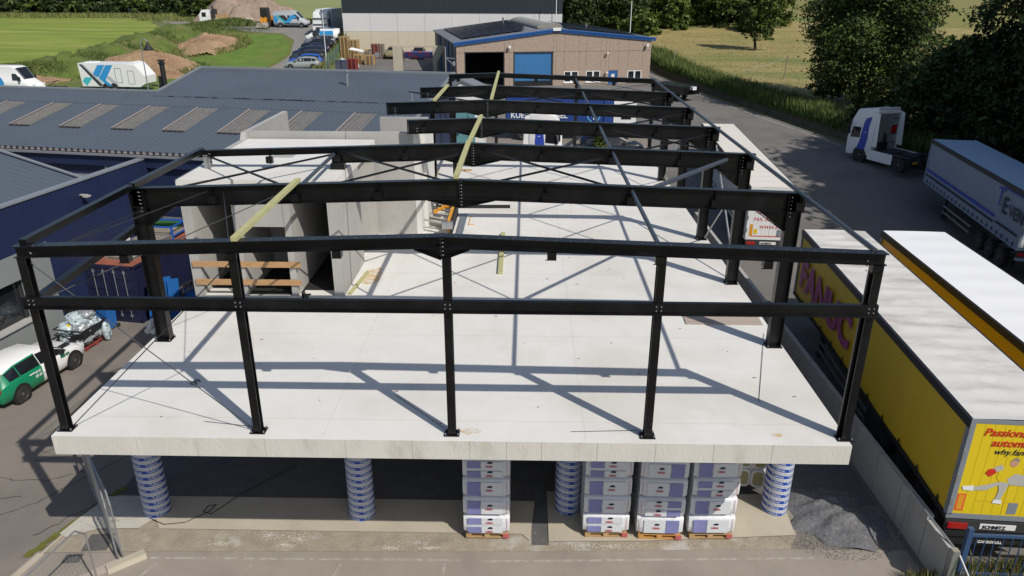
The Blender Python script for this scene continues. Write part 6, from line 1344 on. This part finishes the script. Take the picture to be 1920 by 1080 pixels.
def limbs(h_, r_, seed, n=7, sp=.5, lo=.3):
    rr = random.Random(seed); mb = MB(); pts = [(0, 0, -.3)]; x = y = 0
    for k in range(1, 6): x += rr.uniform(-.04, .04)*h_; y += rr.uniform(-.04, .04)*h_; pts.append((x, y, h_*.8*k/5))
    for i in range(5): mb.cyl(pts[i], pts[i+1], r_*(1-.16*i), 9, r_*(1-.16*(i+1)), caps=False)
    for k in range(n):
        q = rr.uniform(lo, .85); i = min(4, int(q*5)); a = rr.uniform(0, 6.28); b0 = Vector(pts[i]).lerp(Vector(pts[i+1]), q*5-i) if i < 4 else Vector(pts[4]); l_ = h_*sp*rr.uniform(.4, .8)*(1.1-q*.6); m1 = b0+Vector((math.cos(a)*l_*.5, math.sin(a)*l_*.5, l_*.35)); m2 = m1+Vector((math.cos(a+.3)*l_*.5, math.sin(a+.3)*l_*.5, l_*.3))
        mb.cyl(b0, m1, r_*.38, 6, r_*.24, caps=False); mb.cyl(m1, m2, r_*.24, 5, r_*.08, caps=False)
    return mb
TC = {}
def lobeset(h_, w_, seed, n=17, lo=.25, narrow=0.5):
    rr = random.Random(seed); L_ = [(0, 0, h_*(.5+lo*.4), w_*.30, w_*.30, h_*(.5-lo*.42))]
    for k in range(n):
        q = (k+.5)/n; z = h_*(lo+(1-lo)*q*.93); prof = math.sin(math.pi*min(1, (.16+.78*q)))**narrow; a = k*2.4+rr.uniform(-.4, .4); ra = w_*.5*prof*rr.uniform(.45, .68); s_ = w_*rr.uniform(.12, .215)*(.7+.4*prof); L_.append((ra*math.cos(a), ra*math.sin(a), z, s_, s_, s_*.8))
    L_.append((0, 0, h_*.92, w_*.17, w_*.17, h_*.09)); return L_
def tree(lb, x, y, h_, w_, seed, mats, n, ls, z=None, lo=.25, group=None, name='tree', key=None, rz=None, narrow=.5, tr_=None):
    z = H(x, y) if z is None else z; t = thing(name, lb, 'bush' if name == 'bush' else 'tree', (x, y, z), rz or 0, group)
    if key and key in TC: cm_, tm_ = TC[key]
    else:
        cm_ = leafmesh('crown', lobeset(h_, w_, seed, lo=lo, narrow=narrow), n, ls, mats, seed); tm_ = limbs(h_, tr_ or h_*.022, seed).mesh('trunk', trunkm)
        if key: TC[key] = (cm_, tm_)
    obj('trunk', tm_, None, t); obj('crown', cm_, None, t); return t
zm = lambda x, y: H(x, y)+MH
tree('big broad dark green tree beside the road behind the tractor unit', 41.2, 57.8, 14.8, 12.4, 3, [LD, LM, LM, LL], 70000, .135, zm(41, 58)-.4, lo=.04, narrow=.4)
tree('smaller round tree on a bare trunk in the dry meadow', 43.6, 101.5, 9.6, 6.4, 8, [LD, LM, LL], 12000, .16, zm(43, 101), lo=.17)
tree('large dark tree reaching in from the right edge behind the shaded trailer', 48.6, 41.5, 17, 14.0, 14, [LD, LD, LM], 62000, .155, zm(50, 41)-.3, lo=.03, narrow=.4)
# trees along the right edge, mostly outside the frame, that shade the yard
for k, (x, y, h_, w_) in enumerate(((43.8, 46.0, 7.2, 9.0), (47.8, 33.0, 21.0, 13.0), (46.8, 24.0, 23.0, 13.5), (46.5, 14.0, 23, 13.5), (47.0, 4.0, 22.0, 13), (46.5, -6, 19, 13), (52, 28, 21, 13), (44.8, 28.5, 21, 12), (44.6, 18.5, 22, 12), (47.0, 37.5, 16, 10))):
    tree(('low dark tree between the big tree and the shaded trailer', 'dark tree close behind the front of the shaded trailer', 'dark tree behind the middle of the shaded trailer', 'dark tree at the right, behind the rear of the shaded trailer', 'dark tree at the right beyond the trailers', 'nearest dark tree at the right beyond the trailers', 'tall dark tree behind the two that shade the trailer', 'dark tree leaning over the front half of the shaded trailer', 'dark tree leaning over the rear half of the shaded trailer', 'dark tree right behind the front end of the shaded trailer')[k], x, y, h_, w_, 30+k, [LD, LD, LM], 32000 if k in (0, 1, 6, 9) else 24000, .19 if k in (0, 1, 6, 9) else .36, zm(x, y)-.3, lo=.03, narrow=.4)
# wood behind the brown hall
wood = [(19, 121, 15, 10, 0), (25.5, 124, 14, 10, 1), (30, 131, 17, 12, 0), (35.5, 126, 9, 7, 3), (39.5, 131, 15, 9, 2), (45, 129, 16, 11, 1), (50.5, 133, 17, 10, 0), (53.5, 129.5, 12, 8, 3), (24, 138, 18, 12, 0), (33, 142, 19, 13, 0), (43, 141, 19, 13, 0), (52, 143, 18, 13, 0), (17, 133, 17, 11, 0), (29.5, 119.5, 5.0, 6, 2), (49.0, 122.5, 6, 6, 3)]
wl = ['dark', 'mid green', 'bright yellow green', 'fresh green bushy']
ms_ = {0: [LD, LD, LD, LM], 1: [LD, LM, LL], 2: [LM, LL, LB], 3: [LM, LL, LL]}
for k, (x, y, h_, w_, c_) in enumerate(wood): tree('%s tree in the wood behind the brown hall' % wl[c_], x, y, h_*.9, w_*1.12, 50+k % 9, ms_[c_], 9500, .27, H(x, y)+.2, lo=.03, group='%s trees in the wood behind the brown hall' % wl[c_], narrow=.35)
# dark wood at the top left
for k in range(15):
    x = -118+k*4.9+rg.uniform(-1.2, 1.2); y = 143+rg.uniform(-2, 3)+(3 if x < -60 else 0); c_ = (0, 0, 1)[k % 3]
    tree('%s tree in the wood edge at the top left' % wl[c_], x, y, rg.uniform(11, 14), rg.uniform(8, 10), 70+k % 5, ms_[c_], 5000, .42, H(x, y), lo=.03, group='%s trees in the wood edge at the top left' % wl[c_], narrow=.35)
for k in range(12):
    x = -112+k*5.2; tree('low bush at the foot of the wood at the top left', x, 138.5+rg.uniform(-1, 1), 3.0+rg.random()*1.5, 5.5, 90+k % 4, ms_[1 if k % 2 else 0], 1200, .34, lo=.0, group='bushes at the foot of the top left wood', name='bush', key='bush%d' % (k % 4), rz=k)
for x, y, h_, w_, lb in ((-50.6, 137, 4.6, 4.5, 'pale green bush at the end of the top left wood, before the wheat'), (-37, 133.5, 1.4, 2.4, 'tiny dark bush on top of the rubble heap edge'), (-17.2, 108, 2.6, 2.0, 'narrow green bush at the corner of the big white hall'), (-17.3, 102.5, 1.6, 1.8, 'yellowish bush by the mesh fence'), (-40.7, 89.3, 1.6, 2.2, 'small bush on the crest of the near soil heap'), (15.4, 41.2, 2.0, 1.3, 'bright leafy sapling standing in the middle yard'), (18.1, 28.0, 1.8, 1.9, 'low weedy bush at the rear right corner of the deck'), (58, 113, 2.5, 9, 'low hedge clump at the far edge of the dry meadow'), (75, 107, 2.6, 9, 'second low hedge clump at the meadow edge behind the big tree')):
    tree(lb, x, y, h_, w_, int(abs(x)*3)+1, ms_[3 if 'bright' in lb or 'pale' in lb or 'yellow' in lb else 1], 1400, .16 if w_ < 3 else .26, lo=0, name='bush')
# dark twiggy shrubs at the far side of the road
for k in range(9):
    u = k/8; x, y = 37.3+10*u, 47.5-22*u; tree('dark bush along the bank behind the parked tractor unit and trailer', x+1.2, y, 3.4, 5.0, 120+k % 3, [LD, LD, LM], 2600, .22, H(x, y)+.3, lo=0, group='bushes on the bank behind the shaded trailer', name='bush', key='bb%d' % (k % 3), rz=k)
